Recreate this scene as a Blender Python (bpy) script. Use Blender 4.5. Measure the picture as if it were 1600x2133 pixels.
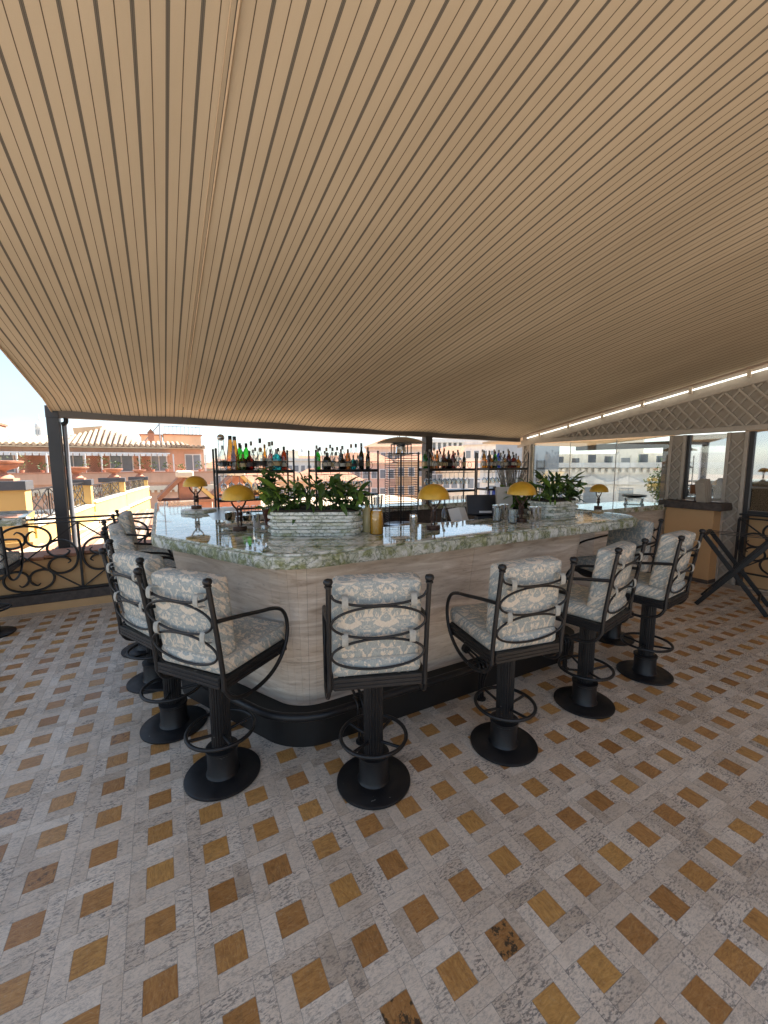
import bpy, math, random
import numpy as np
from mathutils import Vector, Matrix
R = math.radians
rnd = random.Random(7)
sc = bpy.context.scene
for o in list(bpy.data.objects):
    bpy.data.objects.remove(o)
COL = sc.collection

# ------------------------------------------------------------------ camera
YAW, PITCH, ROLL, EYE, FPX = -0.500082, 0.115989, -0.0024769, 1.5605, 849.83
fw = Vector((-math.sin(YAW), math.cos(YAW), 0))
rt = Vector((math.cos(YAW), math.sin(YAW), 0))
F = fw * math.cos(PITCH) + Vector((0, 0, -math.sin(PITCH)))
U = fw * math.sin(PITCH) + Vector((0, 0, math.cos(PITCH)))
R2 = rt * math.cos(ROLL) + U * math.sin(ROLL)
U2 = U * math.cos(ROLL) - rt * math.sin(ROLL)
cd = bpy.data.cameras.new('camera')
cd.sensor_fit = 'HORIZONTAL'
cd.sensor_width = 36
cd.lens = 36 * FPX / 1600
cd.clip_start = 0.05
cd.clip_end = 6000
cam = bpy.data.objects.new('camera', cd)
COL.objects.link(cam)
m = Matrix.Identity(4)
for i in range(3):
    m[i][0], m[i][1], m[i][2] = R2[i], U2[i], -F[i]
m[2][3] = EYE
cam.matrix_world = m
sc.camera = cam

# ------------------------------------------------------------------ sky, sun, exposure
SUN_EL, SUN_AZ = R(47), R(88)          # azimuth from +Y towards +X
w = bpy.data.worlds.new('World')
sc.world = w
w.use_nodes = True
nt = w.node_tree
nt.nodes.clear()
wo = nt.nodes.new('ShaderNodeOutputWorld')
bg = nt.nodes.new('ShaderNodeBackground')
sky = nt.nodes.new('ShaderNodeTexSky')
sky.sky_type = 'NISHITA'
sky.sun_disc = False
sky.sun_elevation = SUN_EL
sky.sun_rotation = SUN_AZ
sky.altitude = 50
sky.dust_density = 0.7
tc = nt.nodes.new('ShaderNodeTexCoord')
mp = nt.nodes.new('ShaderNodeMapping')
mp.inputs['Scale'].default_value = (1.6, 1.6, 4.5)
nz = nt.nodes.new('ShaderNodeTexNoise')
nz.inputs['Scale'].default_value = 1.5
nz.inputs['Detail'].default_value = 7
nz.inputs['Roughness'].default_value = 0.55
cr = nt.nodes.new('ShaderNodeValToRGB')
cr.color_ramp.elements[0].position = 0.30
cr.color_ramp.elements[0].color = (0, 0, 0, 1)
cr.color_ramp.elements[1].position = 0.66
cr.color_ramp.elements[1].color = (1, 1, 1, 1)
mx = nt.nodes.new('ShaderNodeMix')
mx.data_type = 'RGBA'
mx.inputs['B'].default_value = (2.5, 2.95, 3.55, 1)
ml = nt.nodes.new('ShaderNodeMath')
ml.operation = 'MULTIPLY'
ml.inputs[1].default_value = 0.85
nt.links.new(tc.outputs['Generated'], mp.inputs['Vector'])
nt.links.new(mp.outputs['Vector'], nz.inputs['Vector'])
nt.links.new(nz.outputs['Fac'], cr.inputs['Fac'])
nt.links.new(cr.outputs['Color'], ml.inputs[0])
nt.links.new(ml.outputs[0], mx.inputs['Factor'])
nt.links.new(sky.outputs['Color'], mx.inputs['A'])
nt.links.new(mx.outputs['Result'], bg.inputs['Color'])
nt.links.new(bg.outputs['Background'], wo.inputs['Surface'])
bg.inputs['Strength'].default_value = 0.074
sl = bpy.data.lights.new('sun', 'SUN')
sl.energy = 4.2
sl.angle = R(0.6)
sl.color = (1.0, 0.93, 0.82)
so = bpy.data.objects.new('sun', sl)
COL.objects.link(so)
sd = Vector((math.sin(SUN_AZ) * math.cos(SUN_EL), math.cos(SUN_AZ) * math.cos(SUN_EL), math.sin(SUN_EL)))
so.rotation_euler = sd.to_track_quat('Z', 'Y').to_euler()
so.location = (20, 5, 20)
vs = sc.view_settings
vs.view_transform = 'Standard'
vs.look = 'None'
vs.gamma = 1
vs.use_curve_mapping = False
vs.exposure = 2.12
try:
    sc.cycles.max_bounces = 10
    sc.cycles.diffuse_bounces = 5
    sc.cycles.glossy_bounces = 4
    sc.cycles.transparent_max_bounces = 16
    sc.cycles.transmission_bounces = 6
    sc.cycles.caustics_reflective = False
    sc.cycles.caustics_refractive = False
    sc.cycles.sample_clamp_indirect = 6
    sc.cycles.use_denoising = True
except Exception:
    pass

# ------------------------------------------------------------------ helpers
class MB:
    """collects shapes into one mesh"""
    def __init__(s):
        s.v, s.f, s.c = [], [], []
        s.tint = None

    def add(s, vs_, fs_, tint=None):
        b = len(s.v)
        s.v.extend([tuple(p) for p in vs_])
        s.f.extend([tuple(i + b for i in f) for f in fs_])
        s.c.extend([tint] * len(fs_))
        return s

    def box(s, x0, x1, y0, y1, z0, z1, M=None, tint=None):
        P = [(x0, y0, z0), (x1, y0, z0), (x1, y1, z0), (x0, y1, z0), (x0, y0, z1), (x1, y0, z1), (x1, y1, z1), (x0, y1, z1)]
        if M is not None:
            P = [M @ Vector(p) for p in P]
        return s.add(P, [(0, 3, 2, 1), (4, 5, 6, 7), (0, 1, 5, 4), (1, 2, 6, 5), (2, 3, 7, 6), (3, 0, 4, 7)], tint)

    def bar(s, a, b, wd, th, up=(0, 0, 1)):
        """rectangular bar from a to b"""
        a, b = Vector(a), Vector(b)
        d = (b - a)
        L = d.length
        d.normalize()
        u = Vector(up)
        if abs(d.dot(u)) > 0.99:
            u = Vector((1, 0, 0))
        x = d.cross(u).normalized()
        y = x.cross(d)
        M = Matrix(((x.x, d.x, y.x, a.x), (x.y, d.y, y.y, a.y), (x.z, d.z, y.z, a.z), (0, 0, 0, 1)))
        return s.box(-wd / 2, wd / 2, 0, L, -th / 2, th / 2, M)

    def tube(s, pts, r, seg=8, closed=False, caps=True):
        P = [Vector(p) for p in pts]
        n = len(P)
        rr = r if isinstance(r, (list, tuple)) else [r] * n
        T = []
        for i in range(n):
            if closed:
                t = P[(i + 1) % n] - P[i - 1]
            else:
                t = P[min(i + 1, n - 1)] - P[max(i - 1, 0)]
            T.append(t.normalized())
        u = Vector((0, 0, 1)) if abs(T[0].z) < 0.9 else Vector((1, 0, 0))
        N = (u - T[0] * u.dot(T[0])).normalized()
        V, Fc = [], []
        for i in range(n):
            N = (N - T[i] * N.dot(T[i]))
            if N.length < 1e-6:
                N = Vector((1, 0, 0)) - T[i] * T[i].x
            N.normalize()
            B = T[i].cross(N)
            for k in range(seg):
                a = 2 * math.pi * k / seg
                V.append(P[i] + (N * math.cos(a) + B * math.sin(a)) * rr[i])
        m_ = n if closed else n - 1
        for i in range(m_):
            j = (i + 1) % n
            for k in range(seg):
                l = (k + 1) % seg
                Fc.append((i * seg + k, i * seg + l, j * seg + l, j * seg + k))
        if caps and not closed:
            Fc.append(tuple(range(seg - 1, -1, -1)))
            Fc.append(tuple((n - 1) * seg + k for k in range(seg)))
        return s.add(V, Fc)

    def lathe(s, prof, seg=24, c=(0, 0, 0), flute=None, tint=None):
        """prof: (r, z) pairs bottom to top"""
        V, Fc = [], []
        n = len(prof)
        for (r, z) in prof:
            for k in range(seg):
                a = 2 * math.pi * k / seg
                q = r * (flute(k) if flute else 1)
                V.append((c[0] + q * math.cos(a), c[1] + q * math.sin(a), c[2] + z))
        for i in range(n - 1):
            for k in range(seg):
                l = (k + 1) % seg
                Fc.append((i * seg + k, i * seg + l, (i + 1) * seg + l, (i + 1) * seg + k))
        if prof[0][0] > 1e-5:
            Fc.append(tuple(range(seg - 1, -1, -1)))
        if prof[-1][0] > 1e-5:
            Fc.append(tuple((n - 1) * seg + k for k in range(seg)))
        return s.add(V, Fc, tint)

    def prism(s, poly, z0, z1):
        n = len(poly)
        V = [(x, y, z0) for x, y in poly] + [(x, y, z1) for x, y in poly]
        Fc = [tuple(range(n - 1, -1, -1)), tuple(range(n, 2 * n))]
        for i in range(n):
            j = (i + 1) % n
            Fc.append((i, j, n + j, n + i))
        return s.add(V, Fc)

    def ball(s, c, r, seg=12, rings=7, sz=1):
        prof = [(max(r * math.sin(math.pi * i / rings), 1e-6), -r * sz * math.cos(math.pi * i / rings)) for i in range(rings + 1)]
        return s.lathe(prof, seg, c)

    def mesh(s, name, smooth=None):
        me = bpy.data.meshes.new(name)
        me.from_pydata(s.v, [], s.f)
        if any(t is not None for t in s.c):
            at = me.attributes.new('tint', 'FLOAT_COLOR', 'FACE')
            arr = []
            for t in s.c:
                t = t or (0.5, 0.5, 0.5)
                arr += [t[0], t[1], t[2], 1.0]
            at.data.foreach_set('color', arr)
        if smooth is not None:
            me.shade_smooth()
            try:
                me.set_sharp_from_angle(angle=R(smooth))
            except Exception:
                pass
        me.update()
        return me

    def build(s, name, mat, parent=None, smooth=None, loc=None, rz=0, bevel=0):
        return obj(name, s.mesh(name, smooth), mat, parent, loc, rz, bevel)


def obj(name, me, mat, parent=None, loc=None, rz=0, bevel=0):
    o = bpy.data.objects.new(name, me)
    if me is not None and mat is not None and not me.materials:
        me.materials.append(mat)
    COL.objects.link(o)
    if parent is not None:
        o.parent = parent
    if loc is not None:
        o.location = loc
    if rz:
        o.rotation_euler = (0, 0, rz)
    if bevel:
        b = o.modifiers.new('bevel', 'BEVEL')
        b.width = bevel
        b.segments = 2
        b.limit_method = 'ANGLE'
        b.angle_limit = R(40)
    return o


def tag(o, label=None, cat=None, group=None, kind=None):
    if label: o['label'] = label
    if cat: o['category'] = cat
    if group: o['group'] = group
    if kind: o['kind'] = kind
    return o


def thing(name, label, cat, loc=(0, 0, 0), rz=0, group=None):
    o = bpy.data.objects.new(name, None)
    o.empty_display_size = 0.1
    COL.objects.link(o)
    o.location = loc
    o.rotation_euler = (0, 0, rz)
    return tag(o, label, cat, group)


def copy_tree(o, parent=None):
    c = o.copy()
    COL.objects.link(c)
    c.parent = parent
    for ch in o.children:
        if ch is not c:
            copy_tree(ch, c)
    return c


def copy_thing(o, label, loc, rz, group=None):
    c = copy_tree(o)
    c.location = loc
    c.rotation_euler = (0, 0, rz)
    tag(c, label, None, group)
    return c


def spl(pts, n=6, closed=False):
    """Catmull-Rom through points"""
    P = [Vector(p) for p in pts]
    N = len(P)
    out = []
    rng = N if closed else N - 1
    for i in range(rng):
        if closed:
            a, b, c, d = P[i - 1], P[i], P[(i + 1) % N], P[(i + 2) % N]
        else:
            a, b, c, d = P[max(i - 1, 0)], P[i], P[i + 1], P[min(i + 2, N - 1)]
        for k in range(n):
            t = k / n
            out.append(0.5 * ((2 * b) + (c - a) * t + (2 * a - 5 * b + 4 * c - d) * t * t + (-a + 3 * b - 3 * c + d) * t ** 3))
    if not closed:
        out.append(P[-1])
    return out


def fillet(pts, radii, n=10):
    """open polyline with rounded corners -> dense 2-D points"""
    out = [Vector(pts[0]).to_2d()]
    for i in range(1, len(pts) - 1):
        a, b, c = Vector(pts[i - 1]).to_2d(), Vector(pts[i]).to_2d(), Vector(pts[i + 1]).to_2d()
        u, v = (a - b).normalized(), (c - b).normalized()
        ang = math.acos(max(-1, min(1, u.dot(v))))
        t = radii[i] / math.tan(ang / 2)
        ce = b + (u + v).normalized() * (radii[i] / math.sin(ang / 2))
        p0, p1 = b + u * t, b + v * t
        a0 = math.atan2(p0.y - ce.y, p0.x - ce.x)
        a1 = math.atan2(p1.y - ce.y, p1.x - ce.x)
        da = (a1 - a0 + math.pi) % (2 * math.pi) - math.pi
        for k in range(n + 1):
            q = a0 + da * k / n
            out.append(ce + Vector((math.cos(q), math.sin(q))) * radii[i])
    out.append(Vector(pts[-1]).to_2d())
    return out


def resample(P, step):
    L = [0]
    for i in range(1, len(P)):
        L.append(L[-1] + (P[i] - P[i - 1]).length)
    n = max(2, int(L[-1] / step))
    out, j = [], 0
    for k in range(n + 1):
        s = L[-1] * k / n
        while j < len(L) - 2 and L[j + 1] < s:
            j += 1
        t = (s - L[j]) / max(L[j + 1] - L[j], 1e-9)
        out.append(P[j].lerp(P[j + 1], min(max(t, 0), 1)))
    return out, L[-1]


def offs(P, d):
    """offset open path to its left by d"""
    out = []
    for i in range(len(P)):
        t = (P[min(i + 1, len(P) - 1)] - P[max(i - 1, 0)]).normalized()
        out.append(P[i] + Vector((-t.y, t.x)) * d)
    return out


def screen(x, y, z):
    v = Vector((x, y, z - EYE))
    d = v.dot(F)
    if d < 0.05:
        return None
    return (800 + FPX * v.dot(R2) / d, 1066.5 - FPX * v.dot(U2) / d, d)


# ------------------------------------------------------------------ materials
class NT:
    def __init__(s, name):
        s.m = bpy.data.materials.new(name)
        s.m.use_nodes = True
        s.t = s.m.node_tree
        s.t.nodes.clear()
        s.out = s.n('ShaderNodeOutputMaterial')

    def n(s, ty, **kw):
        nd = s.t.nodes.new(ty)
        for k, v in kw.items():
            if k in nd.inputs.keys():
                if hasattr(v, 'is_output') or isinstance(v, bpy.types.NodeSocket):
                    s.t.links.new(v, nd.inputs[k])
                else:
                    nd.inputs[k].default_value = v
            else:
                setattr(nd, k, v)
        return nd

    def l(s, a, b):
        s.t.links.new(a, b)

    def coord(s, kind='Object', scale=(1, 1, 1), add=None):
        c = s.n('ShaderNodeTexCoord').outputs[kind]
        if add is not None:
            v = s.n('ShaderNodeVectorMath', operation='ADD')
            s.l(c, v.inputs[0])
            s.l(add, v.inputs[1])
            c = v.outputs[0]
        mp_ = s.n('ShaderNodeMapping')
        s.l(c, mp_.inputs['Vector'])
        mp_.inputs['Scale'].default_value = scale
        return mp_.outputs['Vector']

    def noise(s, vec, scale, detail=4, rough=0.55, dist=0.0):
        return s.n('ShaderNodeTexNoise', Vector=vec, Scale=scale, Detail=detail, Roughness=rough, Distortion=dist).outputs['Fac']

    def ramp(s, fac, stops, interp='LINEAR'):
        r = s.n('ShaderNodeValToRGB')
        s.l(fac, r.inputs['Fac'])
        e = r.color_ramp.elements
        r.color_ramp.interpolation = interp
        while len(e) < len(stops):
            e.new(0.5)
        for i, (p, c) in enumerate(stops):
            e[i].position = p
            e[i].color = (*c, 1) if len(c) == 3 else c
        return r.outputs['Color']

    def mix(s, fac, a, b, blend='MIX'):
        x = s.n('ShaderNodeMix', data_type='RGBA', blend_type=blend)
        for v, k in ((fac, 0), (a, 6), (b, 7)):
            if isinstance(v, bpy.types.NodeSocket):
                s.l(v, x.inputs[k])
            elif isinstance(v, (int, float)):
                x.inputs[k].default_value = v
            else:
                x.inputs[k].default_value = (*v, 1)
        return x.outputs[2]

    def math(s, op, a, b=None):
        x = s.n('ShaderNodeMath', operation=op)
        for i, v in enumerate((a, b)):
            if v is None:
                continue
            if isinstance(v, bpy.types.NodeSocket):
                s.l(v, x.inputs[i])
            else:
                x.inputs[i].default_value = v
        return x.outputs[0]

    def pbr(s, col, rough=0.5, metal=0.0, bump=None, bstr=0.2, bdist=0.005, spec=0.5, coat=0, **kw):
        p = s.n('ShaderNodeBsdfPrincipled')
        for v, k in ((col, 'Base Color'), (rough, 'Roughness'), (metal, 'Metallic'), (spec, 'Specular IOR Level'), (coat, 'Coat Weight')):
            if isinstance(v, bpy.types.NodeSocket):
                s.l(v, p.inputs[k])
            elif isinstance(v, (tuple, list)):
                p.inputs[k].default_value = (*v, 1)
            else:
                p.inputs[k].default_value = v
        for k, v in kw.items():
            p.inputs[k].default_value = v
        if bump is not None:
            b = s.n('ShaderNodeBump', Strength=bstr, Distance=bdist)
            s.l(bump, b.inputs['Height'])
            s.l(b.outputs['Normal'], p.inputs['Normal'])
        s.l(p.outputs['BSDF'], s.out.inputs['Surface'])
        return s.m


def simple(name, col, rough=0.5, metal=0.0, var=0.12, scale=9.0, bstr=0.0, **kw):
    t = NT(name)
    c = t.coord('Object')
    n1 = t.noise(c, scale, 5)
    lo = tuple(x * (1 - var) for x in col)
    hi = tuple(min(1, x * (1 + var)) for x in col)
    cc = t.ramp(n1, [(0.3, lo), (0.7, hi)])
    return t.pbr(cc, rough, metal, bump=n1 if bstr else None, bstr=bstr, **kw)


def mat_floor_stone():
    t = NT('travertine_tile')
    a = t.n('ShaderNodeAttribute', attribute_name='tint')
    s2 = t.n('ShaderNodeSeparateColor')
    t.l(a.outputs['Color'], s2.inputs['Color'])
    sc3 = t.n('ShaderNodeVectorMath', operation='SCALE')
    t.l(a.outputs['Vector'], sc3.inputs[0])
    sc3.inputs['Scale'].default_value = 37.0
    c = t.coord('Object', (1, 1, 1), sc3.outputs[0])
    cs = t.coord('Object', (1, 2.6, 1), sc3.outputs[0])
    big = t.noise(c, 9, 5, 0.6, 0.6)
    fine = t.noise(cs, 60, 6, 0.7)
    base = t.ramp(s2.outputs[0], [(0.0, (0.50, 0.40, 0.30)), (0.5, (0.70, 0.585, 0.465)), (1.0, (0.82, 0.72, 0.60))])
    base = t.mix(t.math('MULTIPLY', big, 0.4), base, (0.66, 0.60, 0.55), 'MULTIPLY')
    base = t.mix(t.ramp(big, [(0.35, (0, 0, 0)), (0.7, (0.65, 0.65, 0.65))]), base, (0.78, 0.67, 0.55))
    pit = t.ramp(fine, [(0.42, (1, 1, 1)), (0.5, (0, 0, 0))])
    msk = t.ramp(t.noise(c, 11, 4, 0.6, 0.8), [(0.36, (0, 0, 0)), (0.54, (1, 1, 1))])
    amt = t.math('MULTIPLY', s2.outputs[1], 1.0)
    pm = t.math('MULTIPLY', t.math('MULTIPLY', pit, msk), t.math('ADD', amt, 0.42))
    base = t.mix(t.math('MINIMUM', pm, 0.85), base, (0.17, 0.15, 0.135))
    vein = t.ramp(t.noise(cs, 22, 5, 0.65, 1.5), [(0.47, (0, 0, 0)), (0.5, (0.5, 0.5, 0.5)), (0.53, (0, 0, 0))])
    base = t.mix(vein, base, (0.22, 0.2, 0.185))
    dirt = t.ramp(t.noise(t.coord('Object'), 1.1, 5, 0.6, 0.8), [(0.3, (0.84, 0.82, 0.80)), (0.62, (1, 1, 1))])
    base = t.mix(1.0, base, dirt, 'MULTIPLY')
    rg = t.ramp(fine, [(0.3, (0.45, 0.45, 0.45)), (0.7, (0.25, 0.25, 0.25))])
    return t.pbr(base, rg, bump=t.math('SUBTRACT', 1.0, pm), bstr=0.25, bdist=0.002)


def mat_floor_tan():
    t = NT('ochre_tile')
    a = t.n('ShaderNodeAttribute', attribute_name='tint')
    s2 = t.n('ShaderNodeSeparateColor')
    t.l(a.outputs['Color'], s2.inputs['Color'])
    sc3 = t.n('ShaderNodeVectorMath', operation='SCALE')
    t.l(a.outputs['Vector'], sc3.inputs[0])
    sc3.inputs['Scale'].default_value = 23.0
    c = t.coord('Object', (1, 1, 1), sc3.outputs[0])
    # streak direction picked per tile
    c1 = t.coord('Object', (1, 3.4, 1), sc3.outputs[0])
    c2 = t.coord('Object', (3.4, 1, 1), sc3.outputs[0])
    n1 = t.noise(c1, 17, 8, 0.72, 2.2)
    n2 = t.noise(c2, 17, 8, 0.72, 2.2)
    sel = t.math('GREATER_THAN', s2.outputs[1], 0.5)
    st = t.n('ShaderNodeMix', data_type='FLOAT')
    t.l(sel, st.inputs[0]); t.l(n1, st.inputs[2]); t.l(n2, st.inputs[3])
    f = st.outputs[0]
    col = t.ramp(f, [(0.25, (0.17, 0.08, 0.03)), (0.42, (0.37, 0.195, 0.068)), (0.58, (0.50, 0.28, 0.10)), (0.8, (0.60, 0.39, 0.17))])
    col = t.mix(0.75, col, t.ramp(s2.outputs[0], [(0.0, (0.66, 0.53, 0.46)), (0.3, (0.84, 0.71, 0.65)), (0.6, (0.95, 0.85, 0.72)), (1.0, (1.1, 1.05, 0.85))]), 'MULTIPLY')
    cr_ = t.ramp(t.noise(c, 16, 3, 0.5, 2.5), [(0.485, (0, 0, 0)), (0.5, (1, 1, 1)), (0.515, (0, 0, 0))])
    col = t.mix(t.math('MULTIPLY', cr_, 0.35), col, (0.50, 0.36, 0.22))
    dk = t.math('MULTIPLY', t.ramp(t.noise(c, 38, 5, 0.7), [(0.52, (0, 0, 0)), (0.6, (1, 1, 1))]), s2.outputs[2])
    col = t.mix(dk, col, (0.05, 0.032, 0.02))
    return t.pbr(col, 0.28, bump=f, bstr=0.12, bdist=0.002)


def mat_marble(name, scale=1.0, rough=0.04, green=0.5, bump=0.0):
    t = NT(name)
    a = t.n('ShaderNodeAttribute', attribute_name='tint')
    sc3 = t.n('ShaderNodeVectorMath', operation='SCALE')
    t.l(a.outputs['Vector'], sc3.inputs[0])
    sc3.inputs['Scale'].default_value = 19.0
    c = t.coord('Object', (scale, scale * 1.25, scale * 1.1), sc3.outputs[0])
    n1 = t.noise(c, 3.4, 9, 0.68, 1.9)
    n2 = t.noise(c, 6.5, 8, 0.7, 2.2)
    n3 = t.noise(c, 24, 6, 0.75, 0.6)
    vo = t.n('ShaderNodeTexVoronoi', feature='DISTANCE_TO_EDGE', Scale=3.4)
    dv = t.n('ShaderNodeVectorMath', operation='ADD')
    ns = t.n('ShaderNodeTexNoise', Vector=c, Scale=4.0, Detail=5.0)
    t.l(c, dv.inputs[0]); t.l(ns.outputs['Color'], dv.inputs[1])
    t.l(dv.outputs[0], vo.inputs['Vector'])
    white = t.ramp(n2, [(0.3, (0.56, 0.575, 0.51)), (0.7, (0.80, 0.79, 0.75))])
    grn = t.ramp(n3, [(0.3, (0.07, 0.085, 0.03)), (0.48, (0.22, 0.24, 0.10)), (0.66, (0.46, 0.47, 0.30))])
    f = t.ramp(n1, [(green - 0.09, (0, 0, 0)), (green + 0.07, (1, 1, 1))])
    col = t.mix(f, white, grn)
    v = t.ramp(vo.outputs['Distance'], [(0.0, (1, 1, 1)), (0.045, (0.25, 0.25, 0.25)), (0.11, (0, 0, 0))])
    col = t.mix(t.math('MULTIPLY', v, 0.75), col, (0.06, 0.085, 0.04))
    col = t.mix(t.ramp(n2, [(0.6, (0, 0, 0)), (0.68, (0.7, 0.7, 0.7))]), col, (0.10, 0.115, 0.085))
    return t.pbr(col, rough, bump=n3 if bump else None, bstr=bump, bdist=0.01)


def mat_travertine():
    t = NT('travertine_cladding')
    a = t.n('ShaderNodeAttribute', attribute_name='tint')
    sc3 = t.n('ShaderNodeVectorMath', operation='SCALE')
    t.l(a.outputs['Vector'], sc3.inputs[0])
    sc3.inputs['Scale'].default_value = 0.003
    c = t.coord('Object', (1.1, 1.1, 9), sc3.outputs[0])
    c2 = t.coord('Object', (2.5, 2.5, 16))
    n1 = t.noise(c, 2.2, 7, 0.62, 1.1)
    n2 = t.noise(c2, 5.5, 6, 0.7, 0.5)
    col = t.ramp(n1, [(0.28, (0.36, 0.28, 0.215)), (0.44, (0.55, 0.455, 0.365)), (0.55, (0.62, 0.535, 0.445)), (0.7, (0.76, 0.68, 0.59))])
    col = t.mix(t.ramp(n2, [(0.56, (0, 0, 0)), (0.7, (0.55, 0.55, 0.55))]), col, (0.22, 0.175, 0.14))
    col = t.mix(t.ramp(n2, [(0.3, (0.3, 0.3, 0.3)), (0.42, (0, 0, 0))]), col, (0.6, 0.55, 0.5))
    return t.pbr(col, 0.38, bump=n2, bstr=0.08, bdist=0.003)


def mat_fabric():
    t = NT('damask_fabric')
    tcn = t.n('ShaderNodeTexCoord').outputs['Object']
    sp = t.n('ShaderNodeSeparateXYZ')
    t.l(tcn, sp.inputs[0])
    oi = t.n('ShaderNodeObjectInfo')
    v = t.math('ADD', t.math('ADD', sp.outputs[1], sp.outputs[2]), t.math('MULTIPLY', oi.outputs['Random'], 1.7))
    wob = t.noise(t.coord('Object'), 5.0, 2)
    uu = t.math('ADD', sp.outputs[0], t.math('ADD', t.math('MULTIPLY', sp.outputs[1], 0.55), t.math('MULTIPLY', wob, 0.05)))
    pu = t.math('PINGPONG', t.math('ADD', uu, 3.0), 0.082)
    cb = t.n('ShaderNodeCombineXYZ')
    t.l(pu, cb.inputs[0])
    t.l(t.math('MODULO', t.math('ADD', v, 3.0), 0.21), cb.inputs[1])
    n1 = t.n('ShaderNodeTexNoise', Scale=27.0, Detail=4.0, Roughness=0.62, Distortion=1.1)
    t.l(cb.outputs[0], n1.inputs['Vector'])
    band = t.n('ShaderNodeTexWave', wave_type='BANDS', bands_direction='Y', Scale=3.4, Distortion=0.0)
    t.l(cb.outputs[0], band.inputs['Vector'])
    fac = t.math('ADD', n1.outputs['Fac'], t.math('MULTIPLY', t.math('SUBTRACT', band.outputs['Fac'], 0.5), 0.07))
    thread = t.n('ShaderNodeTexNoise', Scale=1.0, Detail=2.0)
    t.l(t.coord('Object', (420, 90, 90)), thread.inputs['Vector'])
    blue = t.ramp(thread.outputs['Fac'], [(0.3, (0.235, 0.265, 0.262)), (0.7, (0.385, 0.415, 0.40))])
    cream = t.ramp(thread.outputs['Fac'], [(0.3, (0.56, 0.475, 0.37)), (0.7, (0.72, 0.645, 0.54))])
    k = t.ramp(fac, [(0.495, (0, 0, 0)), (0.52, (1, 1, 1))])
    col = t.mix(k, blue, cream)
    wear = t.noise(t.coord('Object'), 7, 4)
    col = t.mix(t.math('MULTIPLY', wear, 0.28), col, (0.50, 0.50, 0.46))
    wr = t.noise(t.coord('Object', (9, 9, 22)), 1.0, 4, 0.6, 1.2)
    p = t.pbr(col, 0.92, bump=t.math('ADD', t.math('MULTIPLY', thread.outputs['Fac'], 0.12), wr), bstr=0.28, bdist=0.008, spec=0.15)
    return p


def mat_awning():
    t = NT('striped_awning_canvas')
    tcn = t.n('ShaderNodeTexCoord').outputs['Object']
    sp = t.n('ShaderNodeSeparateXYZ')
    t.l(tcn, sp.inputs[0])
    P = 0.0957
    ph = t.math('MODULO', t.math('ADD', sp.outputs[0], 100 * P - 0.0075 + P / 2), P)   # 0..P, stripe centred on P/2
    d = t.math('ABSOLUTE', t.math('SUBTRACT', ph, P / 2))
    thick = t.math('LESS_THAN', d, 0.0062)
    core = t.math('LESS_THAN', t.math('ABSOLUTE', t.math('SUBTRACT', d, 0.0030)), 0.0009)
    thin = t.math('GREATER_THAN', d, P / 2 - 0.0018)
    n1 = t.noise(t.coord('Object', (1.6, 0.5, 1)), 1.3, 6, 0.62, 0.7)
    wv = t.noise(t.coord('Object', (600, 300, 300)), 1.0, 2)
    base = t.ramp(n1, [(0.3, (0.49, 0.415, 0.31)), (0.7, (0.585, 0.50, 0.38))])
    base = t.mix(t.math('MULTIPLY', wv, 0.25), base, (0.36, 0.28, 0.195))
    col = t.mix(t.math('MULTIPLY', thick, 0.92), base, (0.085, 0.08, 0.075))
    col = t.mix(t.math('MULTIPLY', core, 0.35), col, (0.30, 0.26, 0.20))
    col = t.mix(t.math('MULTIPLY', thin, 0.92), col, (0.085, 0.06, 0.042))
    df = t.n('ShaderNodeBsdfDiffuse')
    tr = t.n('ShaderNodeBsdfTranslucent')
    t.l(col, df.inputs['Color'])
    t.l(t.mix(1.0, col, (1.0, 0.86, 0.68), 'MULTIPLY'), tr.inputs['Color'])
    ms = t.n('ShaderNodeMixShader')
    ms.inputs[0].default_value = 0.014
    t.l(df.outputs[0], ms.inputs[1]); t.l(tr.outputs[0], ms.inputs[2])
    t.l(ms.outputs[0], t.out.inputs['Surface'])
    return t.m


def mat_glass(name, col, refl=0.12, dens=1.0, rough=0.02):
    """thin glass: tinted transparency under a fresnel reflection"""
    t = NT(name)
    tr = t.n('ShaderNodeBsdfTransparent')
    fc = t.n('ShaderNodeLayerWeight', Blend=0.5)
    edge = tuple(x * 0.42 for x in col)
    t.l(t.ramp(fc.outputs['Facing'], [(0.45, col), (0.97, edge)]), tr.inputs['Color'])
    gl = t.n('ShaderNodeBsdfGlossy')
    gl.inputs['Roughness'].default_value = rough
    gl.inputs['Color'].default_value = (0.95, 0.97, 1, 1)
    fr = t.n('ShaderNodeLayerWeight', Blend=0.25)
    f = t.math('ADD', t.math('MULTIPLY', fr.outputs['Fresnel'], 0.8), refl)
    ms = t.n('ShaderNodeMixShader')
    t.l(t.math('MINIMUM', f, 0.95), ms.inputs[0])
    t.l(tr.outputs[0], ms.inputs[1]); t.l(gl.outputs[0], ms.inputs[2])
    t.l(ms.outputs[0], t.out.inputs['Surface'])
    return t.m


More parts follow.
